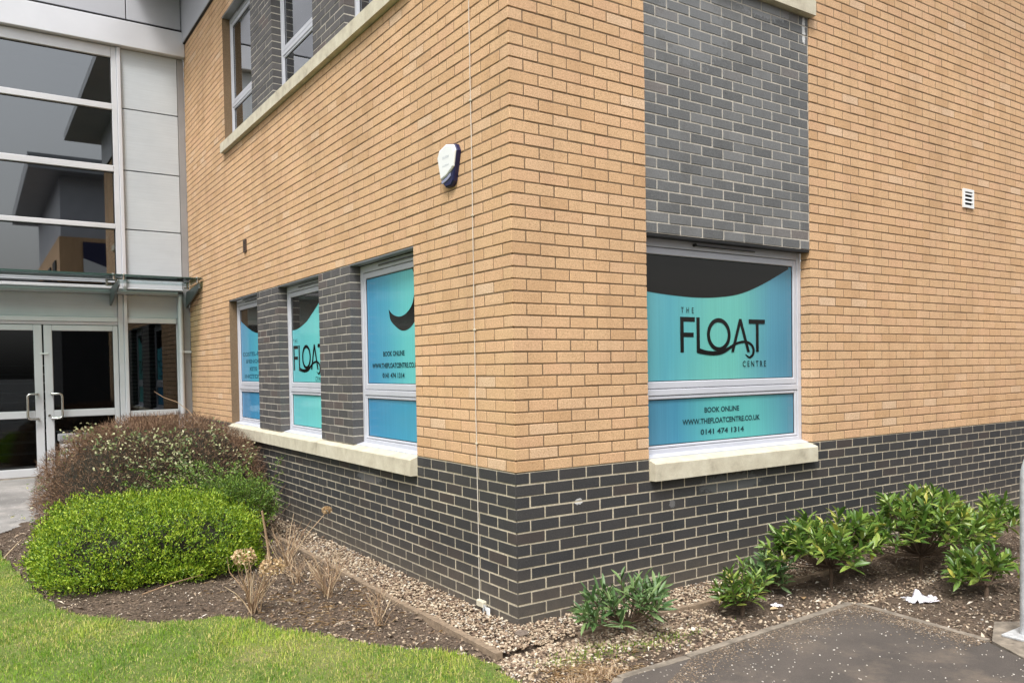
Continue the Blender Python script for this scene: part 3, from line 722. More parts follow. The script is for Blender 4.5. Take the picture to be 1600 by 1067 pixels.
LAWN = [(-2.62, 5.0), (-2.55, 4.3), (-2.41, 2.9), (-2.31, 2.25), (-2.12, 1.87), (-1.88, 1.58), (-1.62, 1.37), (-1.45, 1.33), (-1.32, 1.10), (-1.18, .78), (-1.05, .57), (-.95, .34), (-.76, .08), (-.56, -.19), (-.47, -.45), (-.50, -.78), (-.75, -1.25), (-1.3, -2.0), (-2.6, -3.6), (-4.4, -5.6), (-9, -5.6), (-9, 5.0)]
KERB = [(-1.62, -2.32), (.42, -1.045), (2.0, -.985)]
soil_z = lambda X, Y: gz(X, Y) - .012 + lump(X, Y, 1.0) - .02 * ((X > -.36) & (X < .3)) * 0
sheet('soil', 'soil', -9.2, 9.4, -5.4, 6.4, .06, lambda X, Y: soil_z(X, Y))
sheet('lawn', 'turf', -9, -.4, -5.6, 5.0, .05, lambda X, Y: gz(X, Y) + .008 + lump(X, Y, .6), lambda x, y: inpoly(x, y, LAWN))
PATH = [(-2.9, -3.35), (-.06, -1.055), (.42, -1.06), (1.985, -1.005), (1.93, -1.88), (1.80, -2.13), (1.5, -3.2), (1.2, -7), (-6, -7)]
poly_mesh('path', PATH[::1], -.934, 'tarmac', thick=.12)
dp = [(-9, 5.45), (-2.55, 5.45), (-2.2, 5.85), (-1.85, 6.5), (-1.6, 7.2), (-1.45, 8.8), (-9, 8.8)]
sheet('entrance_path', 'doorpath', -9.0, -1.4, 5.2, YE - .12, .03, lambda X, Y: gz(X, Y) + .010, lambda x, y: inpoly(x, y, dp))
# concrete edging: strips beside the path and beside the gravel
def strip(name, pts, w, h, zt, mat, label):
    b = MB()
    for i in range(len(pts) - 1):
        p, q = Vector((*pts[i], 0)), Vector((*pts[i + 1], 0)); t = (q - p).normalized(); n = Vector((-t.y, t.x, 0)); L = (q - p).length; k = max(1, int(round(L / .91)))
        for j in range(k):
            a = p + t * (L * j / k + .002); c = p + t * (L * (j + 1) / k - .002); dz = random.uniform(-.004, .004); sh = n * random.uniform(-.004, .004)
            b.add([a + sh + Vector((0, 0, zt - h)), c + sh + Vector((0, 0, zt - h)), c + n * w + sh + Vector((0, 0, zt - h)), a + n * w + sh + Vector((0, 0, zt - h)),
                   a + sh + Vector((0, 0, zt + dz)), c + sh + Vector((0, 0, zt + dz)), c + n * w + sh + Vector((0, 0, zt + dz)), a + n * w + sh + Vector((0, 0, zt + dz))],
                  [(0, 3, 2, 1), (4, 5, 6, 7), (0, 1, 5, 4), (1, 2, 6, 5), (2, 3, 7, 6), (3, 0, 4, 7)])
    return tag(b.build(name, mat), kind='structure')
strip('kerb', [(-2.9, -3.35), (-.06, -1.055), (.42, -1.06), (1.985, -1.005), (1.932, -1.87)], .05, .2, -.930, 'concrete', '')
strip('gravel_edging', [(-.36, 6.4), (-.39, -.36)], .045, .16, -.938, 'timber', '')
strip('gravel_edging', [(.20, -.385), (9.2, -.345)], .04, .16, -.938, 'timber', '')

# ------------------------------------------------------------------ stuff: gravel, debris, grass
ico_v = []
ph = (1 + 5 ** .5) / 2
for a in (-1, 1):
    for b_ in (-ph, ph): ico_v += [(a, b_, 0), (0, a, b_), (b_, 0, a)]
ico_v = np.array(ico_v, float) / math.sqrt(1 + ph * ph)
from itertools import combinations
ico_f = []
for t in combinations(range(12), 3):
    d = [np.linalg.norm(ico_v[t[i]] - ico_v[t[j]]) for i, j in ((0, 1), (1, 2), (0, 2))]
    if max(d) < 1.1:
        nn = np.cross(ico_v[t[1]] - ico_v[t[0]], ico_v[t[2]] - ico_v[t[0]])
        ico_f.append(t if nn.dot(ico_v[t[0]]) > 0 else t[::-1])
ico_f = np.array(ico_f)
def stones(pos, size, name, mat):
    n = len(pos); V = ico_v[None] * (1 + rng.normal(0, .16, (n, 12, 1)))
    sc = size[:, None] * rng.uniform([.75, .6, .40], [1.25, 1.0, .75], (n, 3)); V = V * sc[:, None, :]
    a = rng.uniform(0, 6.28, n); t = rng.normal(0, .35, n); ca, sa, ct, s_t = np.cos(a), np.sin(a), np.cos(t), np.sin(t)
    x, y, z = V[..., 0], V[..., 1], V[..., 2]
    y, z = y * ct[:, None] - z * s_t[:, None], y * s_t[:, None] + z * ct[:, None]
    x, y = x * ca[:, None] - y * sa[:, None], x * sa[:, None] + y * ca[:, None]
    V = np.stack([x, y, z], -1) + pos[:, None]; F = (ico_f[None] + 12 * np.arange(n)[:, None, None]).reshape(-1, 3)
    return link(name, npmesh(name, V.reshape(-1, 3), F, np.repeat(rng.random(n), 20)), mat)
def scat(n, x0, x1, y0, y1): return rng.uniform(x0, x1, n), rng.uniform(y0, y1, n)
px, py = [], []
for n, x0, x1, y0, y1 in ((5200, -.345, -.002, -.0, 3.2), (1500, -.345, -.002, 3.2, 6.3), (900, -.36, .0, -.36, 0), (4300, .0, 2.6, -.345, -.002), (1500, 2.6, 6.5, -.345, -.002)):
    a, b_ = scat(n, x0, x1, y0, y1); px.append(a); py.append(b_)
# spill over the worn corner, out to the path edging
n = 3400; a = rng.uniform(-.55, 1.2, n); b_ = -.36 - np.abs(rng.normal(0, .26, n)); kp = (b_ > -1.03) & (~inpoly(a, b_, LAWN)) & (~inpoly(a, b_, PATH)) & (rng.random(n) < np.clip(1.15 - np.abs(a - .0) * .55, .12, 1)); px.append(a[kp]); py.append(b_[kp])
n = 900; a = rng.uniform(.5, 3.3, n); b_ = -1.0 + np.abs(rng.normal(0, .10, n)); px.append(a); py.append(b_)
n = 500; a = rng.uniform(1.9, 4.2, n); b_ = rng.uniform(-2.0, -.6, n); px.append(a); py.append(b_)
n = 500; a = rng.uniform(-1.2, -.4, n); b_ = rng.uniform(-.3, 2.6, n); kp = ~inpoly(a, b_, LAWN); px.append(a[kp]); py.append(b_[kp])
px = np.concatenate(px); py = np.concatenate(py); sz = rng.uniform(.006, .0135, len(px)); sz[rng.random(len(px)) < .04] *= 1.5
bed = (px > -.345) & (py > -.345)
pz = np.where(bed, gz(px, py) + .004 + rng.uniform(-.012, .010, len(px)), soil_z(px, py) + sz * .35)
tag(stones(np.stack([px, py, pz], 1), sz, 'gravel', 'gravel'), 'loose tan and cream gravel along the foot of the walls', 'gravel', kind='stuff')
# white chips on the tarmac
n = 750; a = rng.uniform(-.6, 2.0, n); b_ = rng.uniform(-3.2, -1.05, n); kp = inpoly(a, b_, PATH); a, b_ = a[kp], b_[kp]
tag(stones(np.stack([a, b_, np.full(len(a), -.932)], 1), rng.uniform(.0025, .006, len(a)), 'path_grit', leaf_mat('grit_stone', [(0, (.40, .36, .31)), (.6, (.58, .54, .48)), (1, (.74, .71, .66))], 0, .9)), 'pale grit scattered on the tarmac path', 'grit', kind='stuff')
# dirt and chips washed over the edges of the path
n = 9000; t_ = rng.random(n); seg = rng.integers(0, 3, n); Pk = np.array([(-.9, -1.72), (.42, -1.06), (1.985, -1.005), (1.93, -1.88)])
e_ = Pk[seg] + (Pk[seg + 1] - Pk[seg]) * t_[:, None]; off_ = np.abs(rng.normal(0, .10, n)); e_[:, 1] -= np.where(seg < 2, off_, 0); e_[:, 0] -= np.where(seg == 2, off_, 0)
kp = inpoly(e_[:, 0], e_[:, 1], PATH); e_ = e_[kp]; edge_dirt = e_
b = MB(); b.add([(p[0] * .05 + (-.09), p[1] * .04 - .17, p[2] * .022 - .93) for p in ico_v * (1 + rng.normal(0, .08, (12, 1)))], [tuple(f) for f in ico_f])
tag(b.build('stone', plain('grey_brown_stone', (.16, .125, .10), .95, 0, 40, .3, .5), smooth=True), 'large grey brown stone lying on the gravel near the wall corner', 'stone')

def blades(name, mat, x, y, z, length, width, lean, rn, parent=None, droop=.35):
    """upright tapered blades: two triangles and a bent tip"""
    n = len(x); an = rng.uniform(0, 6.283, n); ln = np.abs(rng.normal(0, 1, n)) * lean
    dx, dy = np.cos(an), np.sin(an); sx, sy = -dy, dx
    base = np.stack([x, y, z], 1); S_ = np.stack([sx, sy, np.zeros(n)], 1) * (width / 2)[:, None]
    mid = base + np.stack([dx * ln * length * .5, dy * ln * length * .5, length * .6 * np.cos(np.minimum(ln, 1.3))], 1)
    tip = base + np.stack([dx * ln * length * 1.25, dy * ln * length * 1.25, length * np.cos(np.minimum(ln * 1.2, 1.45))], 1)
    V = np.stack([base - S_, base + S_, mid + S_ * .75, mid - S_ * .75, tip], 1).reshape(-1, 3)
    o = 5 * np.arange(n)[:, None]
    F = np.concatenate([np.array([[0, 1, 2], [0, 2, 3], [3, 2, 4]])[None] + o[:, :, None]]).reshape(-1, 3)
    return link(name, npmesh(name, V, F, np.repeat(rn, 3)), mat, parent)
def vis(x, y, z):
    d = np.stack([x, y, z], 1) - np.array(CAM); zz = d @ np.array(fw)
    u = 800 + PPX + FPX * (d @ np.array(rt)) / zz; v = 533.5 + PPY - FPX * (d @ np.array(up)) / zz
    return (zz > 0) & (u > -120) & (u < 1720) & (v < 1190) & (v > -50)
n = 420000; a = rng.uniform(-5.5, -.42, n); b_ = rng.uniform(-4.6, 5.0, n); z = gz(a, b_) + .006 + lump(a, b_, .6)
kp = inpoly(a, b_, LAWN) & (vis(a, b_, z) | (rng.random(n) < .28)); a, b_, z = a[kp], b_[kp], z[kp]
pat = .5 + .25 * np.sin(2.3 * a + 1.1 * b_) + .2 * np.sin(3.9 * b_ - 1.7 * a + 1) + .17 * np.sin(9 * a + 5 * b_ + 2 * np.sin(3 * b_)) + .15 * np.sin(14 * b_ - 6 * a + 2 * np.sin(5 * a)) + .10 * np.sin(27 * a + 19 * b_)
def edge_d(x, y):
    d = np.full(x.shape, 9.0)
    for i in range(0, 15):
        p, q = np.array(LAWN[i]), np.array(LAWN[i + 1]); t = np.clip(((x - p[0]) * (q - p)[0] + (y - p[1]) * (q - p)[1]) / ((q - p) @ (q - p)), 0, 1)
        d = np.minimum(d, np.hypot(x - p[0] - t * (q - p)[0], y - p[1] - t * (q - p)[1]))
    return d
ed = edge_d(a, b_)
tuft = np.exp(-((a + 1.35) ** 2 + (b_ - .85) ** 2) / .10) + .9 * np.exp(-((a + .75) ** 2 + (b_ + .25) ** 2) / .08) + .5 * np.exp(-((a + 2.3) ** 2 + (b_ - 1.5) ** 2) / .12)
rn = np.clip(.16 + .56 * pat + rng.normal(0, .23, len(a)) - .35 * tuft + .22 * np.exp(-ed / .07) * (np.sin(4 * a + 3 * b_) > -.2), 0, .995)
L_ = rng.uniform(.013, .030, len(a)) * (1 + .7 * tuft) * (1 + .25 * np.sin(11 * a - 8 * b_))
tag(blades('grass', 'grass', a, b_, z, L_, rng.uniform(.0022, .0042, len(a)), .8, rn), 'short mown lawn grass with yellowish straw patches', 'grass', kind='stuff')
# debris: chips, dead leaves, stalks lying on the soil
def flakes(name, mat, x, y, z, ln, wd, rn, tilt=.3):
    n = len(x); an = rng.uniform(0, 6.283, n); d = np.stack([np.cos(an), np.sin(an), rng.normal(0, tilt, n)], 1); s = np.stack([-np.sin(an), np.cos(an), rng.normal(0, tilt, n)], 1)
    c = np.stack([x, y, z], 1); A = d * (ln / 2)[:, None]; B = s * (wd / 2)[:, None]; bow = np.array([0, 0, 1.0]) * (ln * .12)[:, None]
    V = np.stack([c - A, c + B + bow, c + A, c - B + bow], 1).reshape(-1, 3); o = 4 * np.arange(n)[:, None, None]
    F = (np.array([[0, 1, 2], [0, 2, 3]])[None] + o).reshape(-1, 3)
    return link(name, npmesh(name, V, F, np.repeat(rn, 2)), mat)
n = 150000; a = rng.uniform(-2.75, 5.2, n); b_ = rng.uniform(-2.3, 5.5, n); kp = (a < 0) | (b_ < 0); a, b_ = a[kp], b_[kp]
kp = (~inpoly(a, b_, LAWN)) & (~inpoly(a, b_, PATH)) & (~((a > -.05) & (b_ > -.05))) & (~((a > -.34) & (b_ > -.34))); a, b_ = a[kp], b_[kp]
ln = rng.uniform(.006, .026, len(a)); ln[rng.random(len(a)) < .06] *= 2.6
tag(flakes('soil_litter', 'debris', a, b_, soil_z(a, b_) + .006, ln, ln * rng.uniform(.15, .55, len(a)), np.clip(rng.beta(1.6, 2.2, len(a)), 0, .999)), 'chips, dead leaves and stalks strewn over the bare soil', 'debris', kind='stuff')
ln = rng.uniform(.003, .016, len(edge_dirt)); tag(flakes('path_dirt', 'debris', edge_dirt[:, 0], edge_dirt[:, 1], np.full(len(ln), -.9325), ln, ln * rng.uniform(.3, .8, len(ln)), np.clip(rng.beta(1.5, 2.6, len(ln)), 0, .99), .1), 'brown crumbs of soil and leaf washed over the tarmac edges', 'debris', kind='stuff')
# straw lying in the bed in front of the dry shrubs and near the corner
n = 900; a = np.concatenate([rng.normal(-.85, .28, n // 2), rng.normal(-.15, .16, n // 2)]); b_ = np.concatenate([rng.normal(1.1, .5, n // 2), rng.normal(-.86, .09, n // 2)])
kp = (~inpoly(a, b_, LAWN)) & (~inpoly(a, b_, PATH)) & (a < .3) & (b_ > -1.05) & ~((a > -.36) & (b_ > -.3)); a, b_ = a[kp], b_[kp]
ln = rng.uniform(.02, .08, len(a)); tag(flakes('straw_litter', 'flower', a, b_, soil_z(a, b_) + .012, ln, np.full(len(a), .0024), rng.random(len(a)) * .99, .06), 'thin dry straw lying on the soil bed', 'straw', kind='stuff')

# ------------------------------------------------------------------ plants
def leafset(name, mat, P, D, U, L, Wd, rn, parent, fold=.25, curl=.15):
    """folded four-vertex leaves: base P, direction D, normal U"""
    D = D / np.linalg.norm(D, axis=1, keepdims=True); Sd = np.cross(D, U); Sd /= np.maximum(np.linalg.norm(Sd, axis=1, keepdims=True), 1e-6); U = np.cross(Sd, D)
    L = L[:, None]; Wd = Wd[:, None]
    b0 = P; l = P + D * L * .5 + Sd * Wd * .5 + U * Wd * fold; r = P + D * L * .5 - Sd * Wd * .5 + U * Wd * fold; t = P + D * L - U * L * curl
    V = np.stack([b0, l, t, r], 1).reshape(-1, 3); o = 4 * np.arange(len(P))[:, None, None]
    F = (np.array([[0, 2, 1], [0, 3, 2]])[None] + o).reshape(-1, 3)
    return tag(link(name, npmesh(name, V, F, np.repeat(rn, 2)), mat, parent), kind='stuff')
def sphere_dirs(n, zmin=-.25):
    z = rng.uniform(zmin, 1, n); a = rng.uniform(0, 6.283, n); r = np.sqrt(1 - z * z); return np.stack([r * np.cos(a), r * np.sin(a), z], 1)
def dome(dirs, half, p, seed, amp=.06):
    rr = (np.abs(dirs[:, 0]) ** p + np.abs(dirs[:, 1]) ** p + np.abs(dirs[:, 2]) ** p) ** (-1 / p)
    q = dirs * 3.1 + seed
    ns = np.sin(q[:, 0] * 2.1 + q[:, 1]) * .5 + np.sin(q[:, 1] * 3.3 - q[:, 2] * 2 + 1) * .3 + np.sin(q[:, 2] * 4.1 + q[:, 0] * 3.7) * .3 + np.sin(q[:, 0] * 9 + q[:, 1] * 7) * .18
    return dirs * (rr * (1 + amp * ns))[:, None] * np.array(half)
def core(name, half, p, seed, amp, shrink, mat, parent, zoff=0):
    n1, n2 = 28, 14; V = []; F = []
    for j in range(n2 + 1):
        z = -.35 + 1.35 * j / n2
        for i in range(n1):
            a = 2 * math.pi * i / n1; r = math.sqrt(max(0, 1 - min(1, z * z))); V.append((r * math.cos(a), r * math.sin(a), z))
    Vv = np.array(V); Vv /= np.maximum(np.linalg.norm(Vv, axis=1, keepdims=True), 1e-6); Vv = dome(Vv, half, p, seed, amp) * shrink
    for j in range(n2):
        for i in range(n1): F.append((j * n1 + i, j * n1 + (i + 1) % n1, (j + 1) * n1 + (i + 1) % n1, (j + 1) * n1 + i))
    return link(name, npmesh(name, Vv, np.array(F), smooth=True), mat, parent)
# bright green clipped hedge
hg = empty('hedge_shrub', (-1.54, 3.46, gz(0, 3.6) - .02), 'low bright yellow green clipped hedge mound at the lawn corner', 'shrub')
half = (.79, 1.04, .50)
def rot2(A, ang):
    c, s = math.cos(ang), math.sin(ang); B = A.copy(); B[:, 0] = A[:, 0] * c - A[:, 1] * s; B[:, 1] = A[:, 0] * s + A[:, 1] * c; return B
ns_ = 4700; ds = sphere_dirs(ns_, -.02); qs = dome(ds, half, 4.2, .7, .075)
w1 = np.sin(qs[:, 0] * 9 + 2 * np.sin(qs[:, 1] * 5)) + np.sin(qs[:, 1] * 11 + qs[:, 2] * 7) + np.sin(qs[:, 2] * 17 - qs[:, 0] * 6 + 1)
gapk = (w1 > -1.45) | (rng.random(ns_) < .35); ds, qs, w1 = ds[gapk], qs[gapk], w1[gapk]; ns_ = len(ds); qs = qs * (1 + .012 * w1)[:, None]; out_ = rng.normal(0, .034, ns_) + .05 * (rng.random(ns_) < .05); per_ = 11; n = ns_ * per_
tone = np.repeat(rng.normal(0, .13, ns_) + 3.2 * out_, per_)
d = np.repeat(ds, per_, 0); q = np.repeat(qs + ds * out_[:, None], per_, 0) + rng.normal(0, .020, (n, 3)); dep = 1 - np.abs(rng.normal(0, .05, n)); q = q * dep[:, None]; q[:, 2] = np.maximum(q[:, 2], rng.uniform(.03, .14, n))
nrm = d / np.array(half) ** 1.2; nrm /= np.linalg.norm(nrm, axis=1, keepdims=True)
# leaves stand in sprigs pointing outwards and up
D = nrm * .8 + rng.normal(0, .55, (n, 3)) + np.array([0, 0, .45]); U = nrm + rng.normal(0, .6, (n, 3)) + np.array([0, 0, .3])
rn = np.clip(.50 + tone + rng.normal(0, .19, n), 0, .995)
leafset('foliage', 'hedge', q, D, U, rng.uniform(.017, .031, n), rng.uniform(.009, .015, n), rn, hg)
core('shade_core', half, 4.2, .7, .075, .88, 'core', hg)  # solid near-black fill, the shade inside the hedge put into its colour
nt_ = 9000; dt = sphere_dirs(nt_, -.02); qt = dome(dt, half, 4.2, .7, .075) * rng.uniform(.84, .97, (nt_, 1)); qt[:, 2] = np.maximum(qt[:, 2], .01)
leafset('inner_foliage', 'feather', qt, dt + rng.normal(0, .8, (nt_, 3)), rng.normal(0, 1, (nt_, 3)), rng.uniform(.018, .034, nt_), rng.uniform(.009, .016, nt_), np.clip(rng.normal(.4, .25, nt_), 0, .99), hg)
# brown bare barberry mound
bh = empty('barberry_shrub', (-1.02, 5.92, -.93), 'large rounded mound of bare reddish brown twigs behind the green hedge', 'shrub')
half = (1.21, 1.38, 1.09); n = 52000; d = sphere_dirs(n, -.05); q = dome(d, half, 2.55, 2.2, .04) * rng.uniform(.84, 1.0, n)[:, None]
nrm = d / np.array(half); nrm /= np.linalg.norm(nrm, axis=1, keepdims=True)
D = nrm * .7 + rng.normal(0, .62, (n, 3)) + np.array([0, 0, .35]); U = rng.normal(0, 1, (n, 3))
q[:, 2] = np.maximum(q[:, 2], .02)
leafset('twigs', 'barb', q, D, U, rng.uniform(.04, .09, n), rng.uniform(.003, .0055, n), np.clip(rng.normal(.5, .24, n), 0, .995), bh, .0, .0)
n = 9000; d = sphere_dirs(n, 0); q = dome(d, half, 2.55, 2.2, .04) * rng.uniform(.88, 1.02, n)[:, None]
leafset('buds', 'barb', q, rng.normal(0, 1, (n, 3)), rng.normal(0, 1, (n, 3)), rng.uniform(.010, .018, n), rng.uniform(.006, .010, n), np.clip(rng.normal(.62, .25, n), 0, .995), bh)
core('shade_core', half, 2.55, 2.2, .04, .88, 'core', bh)  # opaque dark filler under the twigs, inner shade painted as colour
# variegated shrub growing through the mound
vr = empty('variegated_shrub', (-.95, 4.75, gz(0, 4.7) - .02), 'cream and green variegated shrub growing through the brown mound', 'shrub')
sprays = MB(); P_, D_, U_, r_ = [], [], [], []
vx = Vector((-.95, 4.75, gz(0, 4.7)))
tips = []
for i in range(120):
    px_ = random.gauss(265, 62); py_ = random.gauss(762, 38)
    if i % 4 == 0: px_ = random.uniform(200, 420); py_ = random.uniform(675, 760)
    tips.append((px_, py_))
def on_dome(lat, ver, spread):
    """surface point of the barberry mound on the side that faces the lawn"""
    return None
for i in range(300):
    th = random.uniform(math.pi * 1.02, math.pi * 1.9); el = random.uniform(.05, .95)
    dd = np.array([[math.cos(th) * math.cos(el), math.sin(th) * math.cos(el), math.sin(el)]])
    t = dome(dd, (1.21, 1.38, 1.09), 2.55, 2.2, .04)[0] * random.uniform(.98, 1.07) + np.array([-1.02, 5.92, -.93])
    lat = t[0] + 1.02
    if random.random() > math.exp(-((lat + .02) / .42) ** 2) * .8 + .08: continue
    base = np.array([-1.0 + (t[0] + 1.0) * .5, 5.6, t[2] - .25])
    sprays.tube([tuple(base - np.array(vx)), tuple((base * .4 + t * .6) + np.array([0, 0, .05]) - np.array(vx)), tuple(t - np.array(vx))], [.004, .003, .0015], 4)
    for j in range(random.randint(10, 24)):
        P_.append(t + np.array([random.gauss(0, .058), random.gauss(0, .058), random.gauss(0, .05)]) - np.array(vx)); D_.append([random.gauss(0, 1), random.gauss(-.4, 1), random.gauss(.2, .8)]); U_.append([random.gauss(-.3, .5), random.gauss(-.3, .5), 1]); r_.append(min(.99, max(0, random.gauss(.52, .28))))
nP = len(P_)
leafset('foliage', 'varie', np.array(P_), np.array(D_), np.array(U_), rng.uniform(.026, .046, nP), rng.uniform(.016, .025, nP), np.array(r_), vr)
link('stems', sprays.mesh('stems'), 'bark', vr)
# dark feathery evergreen between hedge and wall
fe = empty('evergreen_shrub', (-.60, 4.10, gz(0, 4.0) - .02), 'loose dark green evergreen squeezed between the hedge and brick plinth', 'shrub')
sprays = MB(); P_, D_, U_, r_ = [], [], [], []
for i in range(300):
    th = random.uniform(0, 6.283); rr = math.sqrt(random.random()); t = np.array([math.cos(th) * rr * .38, math.sin(th) * rr * .62, .30 + .24 * math.sqrt(max(0, 1 - rr * rr)) + random.uniform(-.16, .06)])
    if t[0] > .30: t[0] = .30
    if i % 4 == 0: t = np.array([random.gauss(-.35, .45), random.uniform(.25, .55), random.uniform(.30, .70)])
    sprays.tube([(t[0] * .3, t[1] * .3, 0), (t[0] * .7, t[1] * .7, t[2] * .6), tuple(t)], [.006, .004, .0015], 4)
    dr_ = np.array([t[0], t[1], .35]); dr_ /= np.linalg.norm(dr_)
    for j in range(46):
        s_ = random.uniform(-.14, .05); P_.append(t + dr_ * s_ + np.random.default_rng(i * 99 + j).normal(0, .018, 3)); D_.append(dr_ + np.random.default_rng(i * 77 + j).normal(0, .6, 3)); U_.append([random.gauss(0, .6), random.gauss(0, .6), 1]); r_.append(min(.99, max(0, random.gauss(.5, .25))))
nP = len(P_); leafset('foliage', 'feather', np.array(P_), np.array(D_), np.array(U_), rng.uniform(.018, .034, nP), rng.uniform(.008, .013, nP), np.array(r_), fe)
link('stems', sprays.mesh('stems'), 'bark', fe)

# dry shrubs
def dry_shrub(name, x, y, n, h, spread, label, cat, heads=(), twig=3, r0_=.0045):
    e = empty(name, (x, y, float(soil_z(np.array(x), np.array(y)))), label, cat)
    for i in range(n):
        th = random.uniform(0, 6.283); s = spread * math.sqrt(random.random()); hh = h * random.uniform(.45, 1.0)
        p0 = Vector((random.gauss(0, .02), random.gauss(0, .02), -.01)); p3 = Vector((math.cos(th) * s, math.sin(th) * s, hh))
        p1 = p0.lerp(p3, .35) + Vector((random.gauss(0, .012), random.gauss(0, .012), .02)); p2 = p0.lerp(p3, .7) + Vector((random.gauss(0, .015), random.gauss(0, .015), .015))
        b = MB(); r = r0_ * random.uniform(.6, 1.1); b.tube([p0, p1, p2, p3], [r, r * .85, r * .65, r * .35], 5)
        for k_ in range(random.randint(0, twig)):
            t = random.uniform(.4, .9); q0 = p0.lerp(p3, t); q1 = q0 + Vector((random.gauss(0, .05), random.gauss(0, .05), random.uniform(.02, .10))); b.tube([q0, (q0 + q1) / 2 + Vector((0, 0, .008)), q1], [r * .5, r * .4, r * .2], 4)
        me = b.mesh('stem'); a_ = me.attributes.new('rnd', 'FLOAT', 'FACE'); v = random.random() * .9; a_.data.foreach_set('value', np.full(len(me.polygons), v, np.float32))
        link('stem', me, 'straw', e)
    for (hx, hy, hz, rad) in heads:
        b = MB(); b.tube([(0, 0, 0), (hx * .55, hy * .55, hz * .6), (hx, hy, hz - rad * .5)], [.005, .004, .003], 5); link('stem', b.mesh('stem'), 'straw', e)
        nn = 150; dd = sphere_dirs(nn, -.6); q = dd * np.array([rad, rad, rad * .75]) * rng.uniform(.8, 1.05, (nn, 1)) + np.array([hx, hy, hz])
        o = leafset('flower_head', 'flower', q, dd + rng.normal(0, .9, (nn, 3)), dd + rng.normal(0, .5, (nn, 3)), rng.uniform(.016, .028, nn), rng.uniform(.014, .022, nn), np.clip(rng.normal(.55, .25, nn), 0, .99), e)
        del o['kind']
    return e
dry_shrub('dead_hydrangea', -1.25, 1.30, 24, .40, .24, 'leafless tan hydrangea with two dried flower heads at the lawn edge', 'shrub', [(-.055, -.03, .385, .066), (.10, -.12, .31, .076)])
dry_shrub('dead_hydrangea', -.64, 2.50, 18, .42, .22, 'leafless hydrangea with one small dried head beside the evergreen and gravel', 'shrub', [(.28, -.20, .46, .028)])
dry_shrub('dry_shrub', -.68, 1.42, 34, .34, .24, 'dense clump of bare reddish tan stems in the middle of the soil bed', 'shrub', (), 4, .0032)
dry_shrub('dry_shrub', -.66, .60, 16, .26, .20, 'small sparse clump of thin dead stems nearest the wall corner', 'shrub', (), 3, .0026)
dry_shrub('dry_shrub', -.72, 1.98, 22, .24, .16, 'brown tangled clump of dead stems just behind the flower heads', 'shrub', (), 4, .003)
b = MB(); b.tube([(-.79, 2.42, -.96), (-.82, 2.42, -.70), (-.858, 2.40, -.46)], [.011, .010, .008], 7); tag(b.build('stake', 'straw'), 'short upright bare wooden stem rising before the evergreen', 'stake')
for i, (a, b_, lab) in enumerate((((-1.78, 2.18), (-1.33, 2.36), 'pale straight stick lying on soil in front of the green hedge'), ((-2.55, 4.25), (-2.40, 4.85), 'dry curved stick on soil at the far left of the bed'))):
    b = MB(); p = Vector((*a, GZ + .025)); q = Vector((*b_, GZ + .06)); b.tube([p, p.lerp(q, .5) + Vector((.01, 0, .012)), q], [.006, .005, .003], 6); tag(b.build('twig', 'straw'), lab, 'stick')
# one long bare shoot above the barberry mound
b = MB(); b.tube([(-.62, 5.6, .05), (-.70, 5.75, .22), (-.80, 5.85, .32), (-.93, 5.95, .38), (-1.02, 6.0, .45)], [.004, .0035, .003, .0025, .002], 5); link('shoot', b.mesh('shoot'), 'straw', bh); COL.objects[-1].location = -Vector(bh.location)

